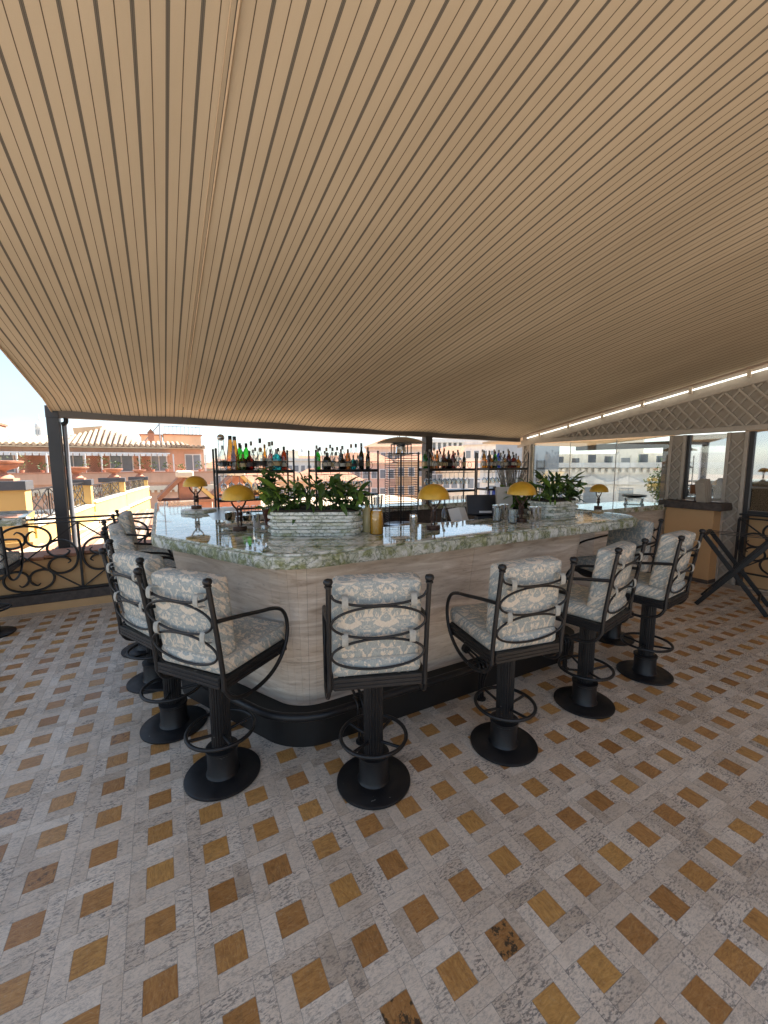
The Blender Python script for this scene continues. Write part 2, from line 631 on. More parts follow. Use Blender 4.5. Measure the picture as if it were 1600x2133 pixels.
def mat_leaf(name, a, b, rough=0.35):
    t = NT(name)
    oi = t.n('ShaderNodeObjectInfo')
    n1 = t.noise(t.coord('Object'), 30, 3)
    col = t.ramp(t.math('ADD', t.math('MULTIPLY', oi.outputs['Random'], 0.75), t.math('MULTIPLY', n1, 0.25)), [(0.0, a), (1.0, b)])
    df = t.n('ShaderNodeBsdfPrincipled', Roughness=rough)
    t.l(col, df.inputs['Base Color'])
    tr = t.n('ShaderNodeBsdfTranslucent')
    t.l(t.mix(1.0, col, (1.0, 1.0, 0.5), 'MULTIPLY'), tr.inputs['Color'])
    ms = t.n('ShaderNodeMixShader')
    ms.inputs[0].default_value = 0.3
    t.l(df.outputs[0], ms.inputs[1]); t.l(tr.outputs[0], ms.inputs[2])
    t.l(ms.outputs[0], t.out.inputs['Surface'])
    return t.m


def mat_stucco(name, col, var=0.14, stain=0.25):
    t = NT(name)
    c = t.coord('Object')
    n1 = t.noise(c, 1.1, 6, 0.6)
    n2 = t.noise(t.coord('Object', (2.5, 2.5, 0.35)), 1.3, 5, 0.6)
    n3 = t.noise(c, 60, 3)
    lo = tuple(x * (1 - var) for x in col)
    hi = tuple(min(1, x * (1 + var)) for x in col)
    cc = t.ramp(n1, [(0.3, lo), (0.7, hi)])
    cc = t.mix(t.math('MULTIPLY', t.ramp(n2, [(0.5, (0, 0, 0)), (0.75, (1, 1, 1))]), stain), cc, tuple(x * 0.5 for x in col))
    return t.pbr(cc, 0.88, bump=n3, bstr=0.2, bdist=0.003, spec=0.25)


M = {}
M['stone'] = mat_floor_stone()
M['tan'] = mat_floor_tan()
M['grout'] = simple('grout', (0.36, 0.33, 0.30), 0.9)
M['marble'] = mat_marble('green_marble_polished', 1.0, 0.035, 0.52)
M['marble_edge'] = mat_marble('green_marble_split_edge', 1.7, 0.4, 0.505, 0.8)
M['marble_pot'] = mat_marble('green_marble_honed', 1.8, 0.3, 0.585)
M['trav'] = mat_travertine()
def mat_black():
    t = NT('black_painted_iron')
    oi = t.n('ShaderNodeObjectInfo')
    cb = t.n('ShaderNodeCombineXYZ')
    t.l(t.math('MULTIPLY', oi.outputs['Random'], 31.0), cb.inputs[0])
    c = t.coord('Object', (1, 1, 1), cb.outputs[0])
    n1 = t.noise(c, 26, 5, 0.6)
    n2 = t.noise(c, 34, 3, 0.5, 0.4)
    col = t.ramp(n1, [(0.3, (0.006, 0.006, 0.0075)), (0.75, (0.013, 0.0125, 0.013))])
    chip = t.ramp(n2, [(0.735, (0, 0, 0)), (0.75, (1, 1, 1))])
    col = t.mix(t.math('MULTIPLY', chip, 0.8), col, (0.20, 0.185, 0.165))
    dust = t.ramp(t.noise(c, 6, 5, 0.65), [(0.5, (0, 0, 0)), (0.8, (0.05, 0.05, 0.05))])
    col = t.mix(dust, col, (0.30, 0.27, 0.24))
    rg = t.ramp(n1, [(0.3, (0.34, 0.34, 0.34)), (0.7, (0.52, 0.52, 0.52))])
    return t.pbr(col, rg, bump=n1, bstr=0.06, bdist=0.002, spec=0.42)


M['black'] = mat_black()
M['iron'] = simple('wrought_iron', (0.018, 0.016, 0.016), 0.5, 0.0, 0.3, 25, spec=0.45)
M['plinth'] = simple('black_plinth', (0.007, 0.0065, 0.0065), 0.5, 0.0, 0.2, 6)
M['fabric'] = mat_fabric()
M['piping'] = simple('cream_piping', (0.36, 0.355, 0.32), 0.9, 0, 0.15, 60)
M['awning'] = mat_awning()
M['post'] = simple('bronze_grey_powder_coat', (0.045, 0.042, 0.042), 0.45, 0.2, 0.1, 4)
M['beam'] = simple('taupe_aluminium', (0.12, 0.10, 0.085), 0.45, 0.3, 0.1, 3)
M['pipe'] = simple('grey_zinc_pipe', (0.30, 0.31, 0.34), 0.4, 0.5, 0.1, 6)
M['taupe'] = simple('taupe_painted_wood', (0.43, 0.38, 0.32), 0.55, 0, 0.1, 14, bstr=0.1)
M['taupe_back'] = simple('taupe_backing_board', (0.37, 0.32, 0.26), 0.65, 0, 0.1, 10)
M['wood'] = simple('weathered_dark_wood', (0.075, 0.058, 0.05), 0.7, 0, 0.35, 22, bstr=0.3)
M['orange'] = mat_stucco('ochre_stucco', (0.62, 0.385, 0.195), 0.08, 0.15)
M['yellow'] = mat_stucco('yellow_stucco', (0.62, 0.42, 0.16), 0.08, 0.12)
M['pink'] = mat_stucco('salmon_stucco', (0.62, 0.375, 0.265), 0.12, 0.3)
M['cream'] = mat_stucco('cream_stucco', (0.72, 0.62, 0.49), 0.1, 0.25)
M['pale'] = mat_stucco('pale_stone', (0.74, 0.71, 0.66), 0.1, 0.3)
M['ochre2'] = mat_stucco('faded_ochre_stucco', (0.70, 0.51, 0.33), 0.12, 0.25)
M['rose'] = mat_stucco('faded_rose_stucco', (0.68, 0.49, 0.40), 0.12, 0.25)
M['white_st'] = mat_stucco('white_stone', (0.70, 0.69, 0.67), 0.06, 0.2)
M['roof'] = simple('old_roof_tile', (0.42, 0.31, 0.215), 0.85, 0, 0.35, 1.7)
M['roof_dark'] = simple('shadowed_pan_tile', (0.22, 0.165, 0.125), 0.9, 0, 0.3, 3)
M['roof_red'] = simple('red_roof_tile', (0.34, 0.16, 0.095), 0.85, 0, 0.35, 2.5)
M['slate'] = simple('grey_slate_cap', (0.075, 0.078, 0.085), 0.5, 0, 0.12, 6)
M['terra'] = simple('terracotta', (0.47, 0.22, 0.14), 0.8, 0, 0.15, 8)
M['lead'] = simple('lead_dome', (0.36, 0.40, 0.44), 0.6, 0, 0.12, 1)
M['window'] = simple('window_glass_dark', (0.20, 0.23, 0.26), 0.12, 0, 0.3, 0.6)
M['white'] = simple('white_paint', (0.74, 0.73, 0.70), 0.5, 0, 0.06, 8)
M['paper'] = simple('white_paper', (0.78, 0.77, 0.75), 0.7, 0, 0.03, 8)
M['steel'] = simple('polished_steel', (0.86, 0.86, 0.86), 0.05, 1.0, 0.02, 5)
M['steel_d'] = simple('brushed_steel', (0.42, 0.42, 0.41), 0.28, 1.0, 0.08, 30)
M['dish'] = simple('heater_reflector_steel', (0.42, 0.38, 0.33), 0.35, 0.8, 0.06, 5)
M['brass'] = simple('mustard_brass', (0.56, 0.31, 0.025), 0.36, 0.25, 0.12, 14)
M['brass_in'] = simple('shade_rim', (0.6, 0.42, 0.16), 0.3, 0.6, 0.05, 14)
M['bronze'] = simple('dark_bronze', (0.085, 0.052, 0.042), 0.38, 0.75, 0.15, 20)
M['soil'] = simple('soil', (0.03, 0.022, 0.016), 0.95, 0, 0.3, 40)
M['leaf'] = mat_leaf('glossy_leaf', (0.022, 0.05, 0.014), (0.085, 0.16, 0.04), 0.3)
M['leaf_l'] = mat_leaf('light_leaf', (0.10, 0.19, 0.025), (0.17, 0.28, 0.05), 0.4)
M['basil'] = mat_leaf('basil_leaf', (0.03, 0.075, 0.018), (0.085, 0.17, 0.04), 0.45)
M['far_leaf'] = mat_leaf('far_leaf', (0.03, 0.06, 0.02), (0.10, 0.14, 0.045), 0.6)
M['potbrown'] = simple('glazed_brown_pot', (0.10, 0.035, 0.022), 0.25, 0, 0.2, 10)
M['juice'] = simple('orange_juice', (0.72, 0.33, 0.012), 0.12, 0, 0.04, 5)
M['lemon'] = simple('cloudy_lemon', (0.66, 0.56, 0.30), 0.15, 0, 0.04, 5)
M['g_clear'] = mat_glass('clear_glass', (0.93, 0.95, 0.95), 0.06)
M['g_green'] = mat_glass('green_glass', (0.16, 0.62, 0.18), 0.05)
M['g_dark'] = mat_glass('dark_green_glass', (0.045, 0.07, 0.03), 0.05)
M['g_amber'] = mat_glass('amber_glass', (0.42, 0.14, 0.03), 0.05)
M['g_blue'] = mat_glass('turquoise_glass', (0.12, 0.58, 0.66), 0.05)
M['g_gold'] = mat_glass('gold_spirit_glass', (0.66, 0.42, 0.14), 0.06)
M['g_red'] = mat_glass('red_spirit_glass', (0.42, 0.10, 0.07), 0.06)
M['g_ultra'] = mat_glass('ultramarine_glass', (0.14, 0.24, 0.72), 0.06)
M['pane'] = mat_glass('window_pane', (0.86, 0.90, 0.90), 0.05)
M['pane_m'] = mat_glass('reflective_window_pane', (0.62, 0.64, 0.64), 0.42)
M['cap_b'] = simple('black_cap', (0.02, 0.02, 0.02), 0.45)
M['cap_s'] = simple('pewter_cap', (0.22, 0.21, 0.19), 0.4, 0.6)
M['cap_c'] = simple('cork_cap', (0.30, 0.20, 0.12), 0.8)
M['lab_w'] = simple('white_bottle_label', (0.66, 0.64, 0.58), 0.6, 0, 0.08, 30)
M['lab_k'] = simple('dark_bottle_label', (0.05, 0.045, 0.05), 0.6, 0, 0.2, 30)
M['lab_y'] = simple('cream_bottle_label', (0.55, 0.44, 0.25), 0.6, 0, 0.1, 30)
M['pos'] = simple('black_plastic', (0.02, 0.022, 0.028), 0.4, 0, 0.1, 12)
M['rope'] = simple('grey_twig_bundle', (0.26, 0.22, 0.18), 0.9, 0, 0.35, 60)
M['street'] = simple('far_ground', (0.32, 0.28, 0.23), 0.9, 0, 0.2, 0.05)
M['hill'] = simple('wooded_hill', (0.09, 0.12, 0.08), 0.95, 0, 0.3, 0.02)
lm = NT('glow_tube')
em = lm.n('ShaderNodeEmission', Strength=0.7)  # emission stands in for the bright highlight along the tube
em.inputs['Color'].default_value = (1, 0.95, 0.82, 1)
lm.l(em.outputs[0], lm.out.inputs['Surface'])
M['strip'] = lm.m

# ================================================================== SETTING
# ---- terrace floor: ochre squares in pinwheels of stone strips
floor = MB().box(-7.2, 6.42, -1.6, 5.36, -0.25, -0.0012).build('floor', M['grout'])
tag(floor, kind='structure')
pave = MB().box(-16, 7.5, -16, -1.601, -0.25, -0.006).build('bounce_pavement', simple('pale_bounce_paving', (0.56, 0.53, 0.50), 0.8, 0, 0.1, 3))  # unseen slab behind the camera, added to bounce sun under the awning
tag(pave, kind='structure')
pave2 = MB().box(-16, -7.201, -1.6, 5.4, -0.25, -0.006).build('side_bounce_pavement', pave.data.materials[0])  # unseen slab on the left, added to bounce more sun inwards
tag(pave2, kind='structure')
OX, OY, S = 0.51243, 1.04384, 0.2
G = 0.0003


def tile_piece(mb, x0, x1, y0, y1, tint):
    z = rnd.uniform(-0.0003, 0.0003)
    b = 0.0005
    P = [(x0 + G, y0 + G, -0.004), (x1 - G, y0 + G, -0.004), (x1 - G, y1 - G, -0.004), (x0 + G, y1 - G, -0.004)]
    Q = [(x0 + G + b, y0 + G + b, z), (x1 - G - b, y0 + G + b, z), (x1 - G - b, y1 - G - b, z), (x0 + G + b, y1 - G - b, z)]
    mb.add(P + Q, [(4, 5, 6, 7), (0, 1, 5, 4), (1, 2, 6, 5), (2, 3, 7, 6), (3, 0, 4, 7)], tint)


tans, strips = [], []
for i in range(-38, 31):
    for j in range(-13, 22):
        x, y = OX + S * i, OY + S * j
        if x + 0.1 > 6.41 or y + 0.1 > 5.35:
            continue
        p = screen(x, y, 0)
        vis = p is not None and -60 < p[0] < 1660 and p[1] < 2200
        key = (0 if vis else 1, p[2] if p else 99)
        h = 0.0465
        tans.append((key, (x - h, x + h, y - h, y + h)))
        for (a, b, c, d) in ((-0.1, h, h, 0.1), (h, 0.1, -h, 0.1), (-h, 0.1, -0.1, -h), (-0.1, -h, -0.1, h)):
            strips.append((key, (x + a, x + b, y + c, y + d)))
DK = [(2.0, -1.0), (0.0, -1.0)]
for lst, name, mat in ((tans, 'ochre_tile', M['tan']), (strips, 'stone_strip', M['stone'])):
    lst.sort(key=lambda q: q[0])
    rest = MB()
    for k, (key, q) in enumerate(lst):
        if name == 'ochre_tile':
            r0 = rnd.random()
            t = (r0, rnd.random(), 0.95 if rnd.random() < 0.03 else rnd.uniform(0, 0.25))
            if abs((q[0] + 0.0465 - OX) / S - DK[0][0]) < .3 and abs((q[2] + 0.0465 - OY) / S - DK[0][1]) < .3 or abs((q[0] + 0.0465 - OX) / S - DK[1][0]) < .3 and abs((q[2] + 0.0465 - OY) / S - DK[1][1]) < .3:
                t = (0.0, t[1], 1.6)
            elif t[2] > 0.9:
                t = (0.2, t[1], 0.7)
        else:
            t = (min(1, max(0, rnd.gauss(0.5, 0.24))), rnd.random() ** 2.2, rnd.random())
        if k < 300:
            mb = MB()
            tile_piece(mb, *q, t)
            mb.build(name, mat, floor)
        else:
            tile_piece(rest, *q, t)
    tag(rest.build(name, mat, floor), kind='stuff')
# plain border along the railing
for k in range(14):
    mb = MB()
    tile_piece(mb, -7.2 + k * 0.97, -7.2 + (k + 1) * 0.97, 5.36, 5.47, (rnd.uniform(0.3, 0.6), 0.2, rnd.random()))
    mb.build('border_slab', M['stone'], floor)

ground = MB().box(-900, 900, -300, 2600, -19, -18.5).build('ground', M['street'])
tag(ground, kind='structure')
hills = MB()
V, Fc = [], []
n = 60
for k in range(n + 1):
    a = R(-30 + 150 * k / n)
    D = 1500
    hh = 6 + 9 * (0.5 + 0.5 * math.sin(k * 0.37)) + 5 * math.sin(k * 0.93) + 16 * max(0, math.sin((k - 30) * 0.11))
    for r_, z in ((D - 120, -18.6), (D, hh), (D + 200, -18.6)):
        V.append((r_ * math.sin(a), r_ * math.cos(a), z))
for k in range(n):
    for q in range(2):
        Fc.append((3 * k + q, 3 * k + q + 1, 3 * k + q + 4, 3 * k + q + 3))
hills.add(V, Fc)
tag(hills.build('hills', M['hill'], smooth=60), kind='structure')

# ---- parapet wall under and behind the front railing
pw = thing('parapet_wall', 'low ochre parapet wall behind the scrolled railing', 'wall', (0, 5.8, 0))
MB().add([(-7, 5.58, -0.2), (6.4, 5.58, -0.2), (6.4, 5.95, -0.2), (-7, 5.95, -0.2), (-7, 5.58, 0.30), (-0.7, 5.58, 0.56), (6.4, 5.58, 0.56), (6.4, 5.95, 0.58), (-0.7, 5.95, 0.58), (-7, 5.95, 0.32)],
         [(0, 1, 6, 5, 4), (2, 3, 9, 8, 7), (4, 5, 8, 9), (5, 6, 7, 8), (1, 2, 7, 6), (0, 4, 9, 3)]).build('wall_face', M['orange'], pw, loc=(0, -5.8, 0))
for k in range(16):      # uneven coping tiles
    x0 = -3.6 + k * 0.35
    z = 0.56 if x0 > -0.7 else 0.56 + (x0 + 0.7) * 0.0413
    MB().box(x0, x0 + 0.345, -0.25 + rnd.uniform(-.01, .01), 0.16, z + 0.022, z + 0.046 + rnd.uniform(0, .01)).build('coping_tile', M['roof_red'], pw)
kb = thing('kerb', 'dark weathered timber sill under the front railing', 'kerb', (0, 5.52, 0))
MB().box(-7, 0.9, -0.045, 0.045, 0.085, 0.185).build('timber_sill', M['wood'], kb, bevel=0.004)
MB().box(-7, 6.4, -0.05, 0.06, -0.1, 0.084).build('stucco_base', M['orange'], kb)

# ---- awning
def awz(x, y):
    return 2.215 - 0.0145 * (x + 1.09) + 0.17 * (6 - y)


aw = thing('awning', 'wide beige awning canvas with thin dark stripes over the bar', 'awning', (0, 0, 0))
V, Fc = [], []
NX, NY = 60, 40
ys = [0.22 + 5.38 * k / (NY - 3) for k in range(NY - 2)] + [5.82, 5.97]
for y in ys:
    for i in range(NX + 1):
        x = -1.037 + 7.425 * i / NX
        z = awz(x, y) + 0.007 * math.sin(x * 5.1) * math.sin(y * 1.3) + 0.005 * math.sin(x * 1.7 + y * 2.1)
        if y > 5.6:
            z -= 0.10 * (y - 5.6)
        z -= 0.006 * max(0, math.sin(math.pi * max(0, min(1, (y + 0.6) / 6.2))))
        if i == 0:
            z -= 0.012
        V.append((x, y, z))
for j in range(len(ys) - 1):
    for i in range(NX):
        a = j * (NX + 1) + i
        Fc.append((a, a + NX + 1, a + NX + 2, a + 1))
MB().add(V, Fc).build('canvas', M['awning'], aw, smooth=60)
M['canvas_plain'] = simple('plain_canvas', (0.50, 0.385, 0.265), 0.85, 0, 0.05, 4)
sm_ = MB()
for xs, wd in ((0.272, 0.004), (0.296, 0.011)):
    V = []
    for y in ys[:-2]:
        z = awz(xs, y) - 0.006 * math.sin(math.pi * max(0, min(1, (y + 0.6) / 6.2))) - 0.012
        V += [(xs - wd / 2, y, z + 0.008), (xs, y, z + 0.003), (xs + wd / 2, y, z + 0.008)]
    Fc = []
    for k in range(len(ys) - 3):
        Fc += [(3 * k, 3 * k + 3, 3 * k + 4, 3 * k + 1), (3 * k + 1, 3 * k + 4, 3 * k + 5, 3 * k + 2)]
    sm_.add(V, Fc)
sm_.build('seam', M['canvas_plain'], aw)
hem = MB()
hem.tube([(-1.04, y, awz(-1.04, y) - 0.006 * math.sin(math.pi * max(0, min(1, (y + 0.6) / 6.2))) - 0.015 - (0.1 * (y - 5.6) if y > 5.6 else 0)) for y in ys], 0.009, 6)
hem.build('hem', M['canvas_plain'], aw, smooth=60)

fr = thing('pergola_frame', 'dark metal awning frame of front beam, gutter and two posts', 'pergola', (2.6, 6.03, 0))
a, b = Vector((-1.0 - 2.6, 0, 2.158)), Vector((6.4 - 2.6, 0, 2.055))
MB().bar(a, b, 0.11, 0.105).build('beam', M['beam'], fr, bevel=0.006)
MB().bar(a + Vector((0, -.058, .055)), b + Vector((0, -.058, .055)), 0.03, 0.022).build('front_lip', M['beam'], fr)
for x0, x1, zb, zt in ((-1.1, -0.985, 0.585, 2.225), (4.1, 4.24, 0.585, 2.05)):
    MB().box(x0 - 2.6, x1 - 2.6, -0.06, 0.07, zb, zt).build('post', M['post'], fr, bevel=0.004)
    MB().box(x0 - 2.63, x1 - 2.57, -0.09, 0.10, zb, zb + 0.012).build('base_plate', M['post'], fr)
MB().box(-1.103 - 2.6, -0.982 - 2.6, -0.064, 0.074, 2.1, 2.235).build('corner_cap', M['post'], fr, bevel=0.004)
MB().tube(spl([(-0.93 - 2.6, 0.02, 2.13), (-0.93 - 2.6, 0.02, 2.07), (-0.945 - 2.6, 0.02, 2.045), (-0.975 - 2.6, 0.02, 2.035)], 5), 0.024, 10).build('gutter_elbow', M['black'], fr, smooth=50)
MB().tube([(-0.955 - 2.6, 0.06, 2.04), (-0.955 - 2.6, 0.06, 0.56)], 0.026, 12).build('downpipe', M['pipe'], fr, smooth=50)

# ---- wrought-iron railing
HALF = [(0.105, 0.085), (0.075, 0.115), (0.03, 0.085), (0.006, 0.03), (0.012, -0.03), (0.06, -0.085), (0.14, -0.105), (0.215, -0.07), (0.245, 0.02), (0.21, 0.115), (0.12, 0.175), (0.0, 0.195)]


def scroll(mb, cx, cz, ang, sx, sz, Y, r=0.0125):
    ca, sa = math.cos(ang), math.sin(ang)
    for sg in (1, -1):
        P = []
        for (u, v) in HALF:
            u *= sg * sx
            v *= sz
            P.append((cx + u * ca - v * sa, Y, cz + u * sa + v * ca))
        q = spl(P, 4)
        rr = [r * min(1, 0.35 + 0.65 * k / 8) for k in range(len(q))]
        mb.tube(q, rr, 6)


def railing(name, label, x0, npan, wd, z0, z1, loc, rz):
    t = thing(name, label, 'railing', loc, rz)
    L = npan * wd
    for z, h in ((z1, 0.022), (z1 - 0.045, 0.016), (z0, 0.018)):
        MB().box(x0, x0 + L, -0.016, 0.016, z - h / 2, z + h / 2).build('rail_bar', M['iron'], t)
    for k in range(npan + 1):
        x = x0 + k * wd
        MB().box(x - 0.011, x + 0.011, -0.011, 0.011, z0 + 0.012, z1 - 0.056).build('baluster', M['iron'], t)
    zt, zb = z1 - 0.06, z0 + 0.01
    zc = (zt + zb) / 2
    hh = (zt - zb) / 2
    for k in range(npan):
        cx = x0 + (k + 0.5) * wd
        for s_ in (1, -1):
            MB().bar((cx - wd / 2 + .012, 0.004 * s_, zc - s_ * hh), (cx + wd / 2 - .012, 0.004 * s_, zc + s_ * hh), 0.014, 0.014, (0, 1, 0)).build('diagonal', M['iron'], t)
        sy = hh / 0.375
        for ax, az, an, sx, sz in ((0, hh - 0.162 * sy, 0, 0.86, 0.80 * sy), (0, -hh + 0.162 * sy, math.pi, 0.86, 0.80 * sy),
                                   (wd / 2 - 0.192, 0, -math.pi / 2, 0.78 * sy, 0.88), (-wd / 2 + 0.192, 0, math.pi / 2, 0.78 * sy, 0.88)):
            mb = MB()
            scroll(mb, cx + ax, zc + az, an, sx, sz, 0)
            o = mb.build('scroll', M['iron'], t, smooth=60)
            MB().box(cx + ax - 0.014, cx + ax + 0.014, -0.014, 0.014, zc + az - 0.012, zc + az + 0.012).build('collar', M['iron'], o)
        for s_ in (1, -1):
            for s2_ in (1, -1):
                MB().box(-0.03, 0.03, -0.016, 0.016, -0.014, 0.014, Matrix.Translation((cx + s_ * wd * 0.225, 0, zc + s2_ * hh * 0.45)) @ Matrix.Rotation(-s_ * s2_ * math.atan2(hh, wd / 2), 4, 'Y')).build('clasp', M['iron'], t)
    return t


railing('scroll_railing', 'black wrought-iron railing of scrolls along the terrace front', -3.56, 6, 0.91, 0.20, 0.99, (0, 5.53, 0), 0)
railing('scroll_railing', 'black scrolled railing at the far right beside the lattice pilaster', -0.13, 3, 0.91, 0.20, 0.93, (6.36, -0.28, 0), R(90))

# ---- right-hand side: lattice frieze, pilasters, glazing
XW = 6.40
fz = thing('lattice_frieze', 'taupe lattice frieze filling the triangle under the awning side', 'lattice', (XW, 3, 2))


def ftop(y):
    return 2.118 + 0.17 * (6 - y) - 0.215


y0f, y1f = -0.4, 5.95
MB().add([(0.03, y0f - 3, 1.99 - 2), (0.03, y1f - 3, 1.99 - 2), (0.03, y0f - 3, ftop(y0f) - 2), (0.045, y0f - 3, 1.99 - 2), (0.045, y1f - 3, 1.99 - 2), (0.045, y0f - 3, ftop(y0f) - 2)],
         [(0, 2, 1), (3, 4, 5), (0, 1, 4, 3), (1, 2, 5, 4), (2, 0, 3, 5)]).build('backing_board', M['taupe_back'], fz)
MB().box(-0.02, 0.05, y0f - 3, y1f - 3, -0.035, 0.03).build('bottom_rail', M['taupe'], fz, bevel=0.003)
MB().bar((0.015, y1f + 0.1 - 3, ftop(y1f + .1) - 2 + 0.02), (0.015, y0f - 3, ftop(y0f) - 2 + 0.02), 0.06, 0.05).build('top_rail', M['taupe'], fz, bevel=0.003)
for sg, xo in ((1, -0.014), (-1, 0.006)):
    c = -3.0
    while c < 11:
        # line z-2.03 = sg*(y-c)*1.15 between bottom rail and slope
        k_ = 1.12
        seg = []
        for q in range(0, 700):
            y = y0f + 0.01 + q * 0.009
            z = 2.028 + sg * (y - c) * k_
            if y < y1f and 2.028 <= z <= ftop(y) - 0.012:
                seg.append((y, z))
        if len(seg) > 4:
            A, B = seg[0], seg[-1]
            MB().bar((xo, A[0] - 3, A[1] - 2), (xo, B[0] - 3, B[1] - 2), 0.024, 0.02, (1, 0, 0)).build('lattice_strip', M['taupe'], fz)
        c += 0.158

sr = thing('glow_tube', 'long white tube with its highlight made to glow, on small brackets along the awning side', 'light', (6.3, 3, 0))
MB().tube([(0.035, 5.75 - 3, awz(6.3, 5.75) - 0.085), (0.035, -0.4 - 3, awz(6.3, -0.4) - 0.085)], 0.010, 10).build('tube', M['strip'], sr, smooth=60)
MB().bar((0.05, 5.9 - 3, awz(6.3, 5.9) - 0.018), (0.05, -0.5 - 3, awz(6.3, -0.5) - 0.018), 0.05, 0.022).build('side_rail', simple('rosy_aluminium', (0.36, 0.27, 0.21), 0.4, 0.3), sr)
MB().bar((0.095, 5.9 - 3, awz(6.3, 5.9) - 0.12), (0.095, -0.5 - 3, awz(6.3, -0.5) - 0.12), 0.012, 0.19).build('back_board', M['taupe'], sr)
for k in range(9):
    y = 5.45 - k * 0.62
    mb = MB()
    z = awz(6.3, y)
    mb.box(0.012, 0.055, y - 3 - 0.02, y - 3 + 0.02, z - 0.13, z - 0.035)
    mb.build('bracket', M['cream'], sr, bevel=0.006)


def pilaster(label, yc, wd, z1):
    t = thing('lattice_pilaster', label, 'pilaster', (XW, yc, 0), 0, 'lattice pilasters of the glazed wall')
    MB().box(0.02, 0.10, -wd / 2 + .002, wd / 2 - .002, 0.004, z1).build('panel', M['taupe_back'], t)
    for s_ in (-1, 1):
        MB().box(-0.012, 0.105, s_ * wd / 2 - 0.02, s_ * wd / 2 + 0.02, 0.004, z1 + .001).build('stile', M['taupe'], t, bevel=0.003)
    iw = wd / 2 - 0.022
    z, k = 0.06, 0
    st = 0.15
    while z + 2 * iw * 1.15 < z1 - 0.02:
        for s_ in (1, -1):
            MB().bar((0.002 + 0.008 * s_, -iw * s_, z), (0.002 + 0.008 * s_, iw * s_, z + 2 * iw * 1.15), 0.018, 0.0155, (1, 0, 0)).build('lattice_strip', M['taupe'], t)
        z += st
    return t


pilaster('lattice pilaster at the near side of the ochre counter wall', 3.11, 0.17, 1.955)
pilaster('lattice pilaster between the menus and the right edge of the photo', 2.43, 0.185, 1.955)
pilaster('slim lattice pilaster at the far end, beside the rightmost bottle rack', 5.81, 0.17, 1.955)

gw = thing('glazed_wall', 'frameless glass wall under the lattice frieze', 'glass wall', (XW + 0.06, 4.4, 0))
for (a, b) in ((3.215, 4.02), (4.03, 4.86), (4.87, 5.70)):
    MB().box(-0.005, 0.005, a - 4.4, b - 4.4, 0.1, 1.95).build('pane', M['pane'], gw)
for q in (4.025, 4.865):
    MB().box(-0.006, 0.006, q - 4.4 - 0.003, q - 4.4 + 0.003, 0.1, 1.95).build('joint', M['pipe'], gw)
MB().box(-0.03, 0.03, 3.2 - 4.4, 5.72 - 4.4, 0.004, 0.1).build('bottom_track', M['taupe'], gw)
w2 = thing('window', 'tall narrow window above the ochre wall between two pilasters', 'window', (XW + 0.05, 2.77, 0))
MB().box(-0.004, 0.004, -0.23, 0.23, 1.10, 1.95).build('pane', M['pane_m'], w2)
MB().box(-0.03, 0.05, 0.2, 0.25, 1.07, 1.955).build('frame_jamb', M['post'], w2)
MB().box(-0.03, 0.05, -0.245, 0.198, 1.062, 1.10).build('frame_sill', M['taupe'], w2)
w3 = thing('window', 'large window at the right edge beyond the second pilaster', 'window', (XW + 0.05, 1.0, 0))
MB().box(-0.004, 0.004, -1.4, 1.32, 0.98, 1.95).build('pane', M['pane_m'], w3)
MB().box(-0.03, 0.05, 1.27, 1.33, 0.004, 1.955).build('frame_jamb', M['post'], w3)
MB().box(-0.03, 0.05, -1.4, 1.265, 0.93, 0.975).build('frame_sill', M['post'], w3)
MB().box(0.08, 0.2, -1.4, 1.3, 0.004, 0.93).build('low_wall', M['orange'], w3)

ow = thing('ochre_wall', 'ochre low wall with a thick dark timber cap below the menus', 'wall', (6.28, 2.82, 0))
MB().box(-0.10, 0.10, -0.30, 0.27, 0.0, 0.965).build('wall_face', M['orange'], ow, bevel=0.006)
MB().box(-0.17, 0.14, -0.40, 0.34, 0.966, 1.06).build('timber_cap', M['wood'], ow, bevel=0.006)
MB().box(-0.112, 0.10, -0.302, 0.272, 0.0, 0.05).build('skirting', M['wood'], ow)

# unseen house wall added behind the camera to darken the right side
hs = thing('house', 'unseen ochre house wall added behind the viewer to darken the right', 'building', (6.5, -5, 0))
MB().box(-2.6, 6, -9, 3.6, -0.25, 6.2).build('wall', M['orange'], hs)
MB().box(-2.75, 6.1, -9.1, 3.75, 6.2, 6.45).build('cornice', M['cream'], hs)
for k in range(3):
    f_ = MB().box(-2.68, -2.6, -8 + k * 3.4, -6.6 + k * 3.4, 0.0, 2.4).build('door', M['taupe'], hs)
    MB().box(-2.70, -2.682, -7.85 + k * 3.4, -6.75 + k * 3.4, 0.3, 2.2).build('pane', M['window'], f_)
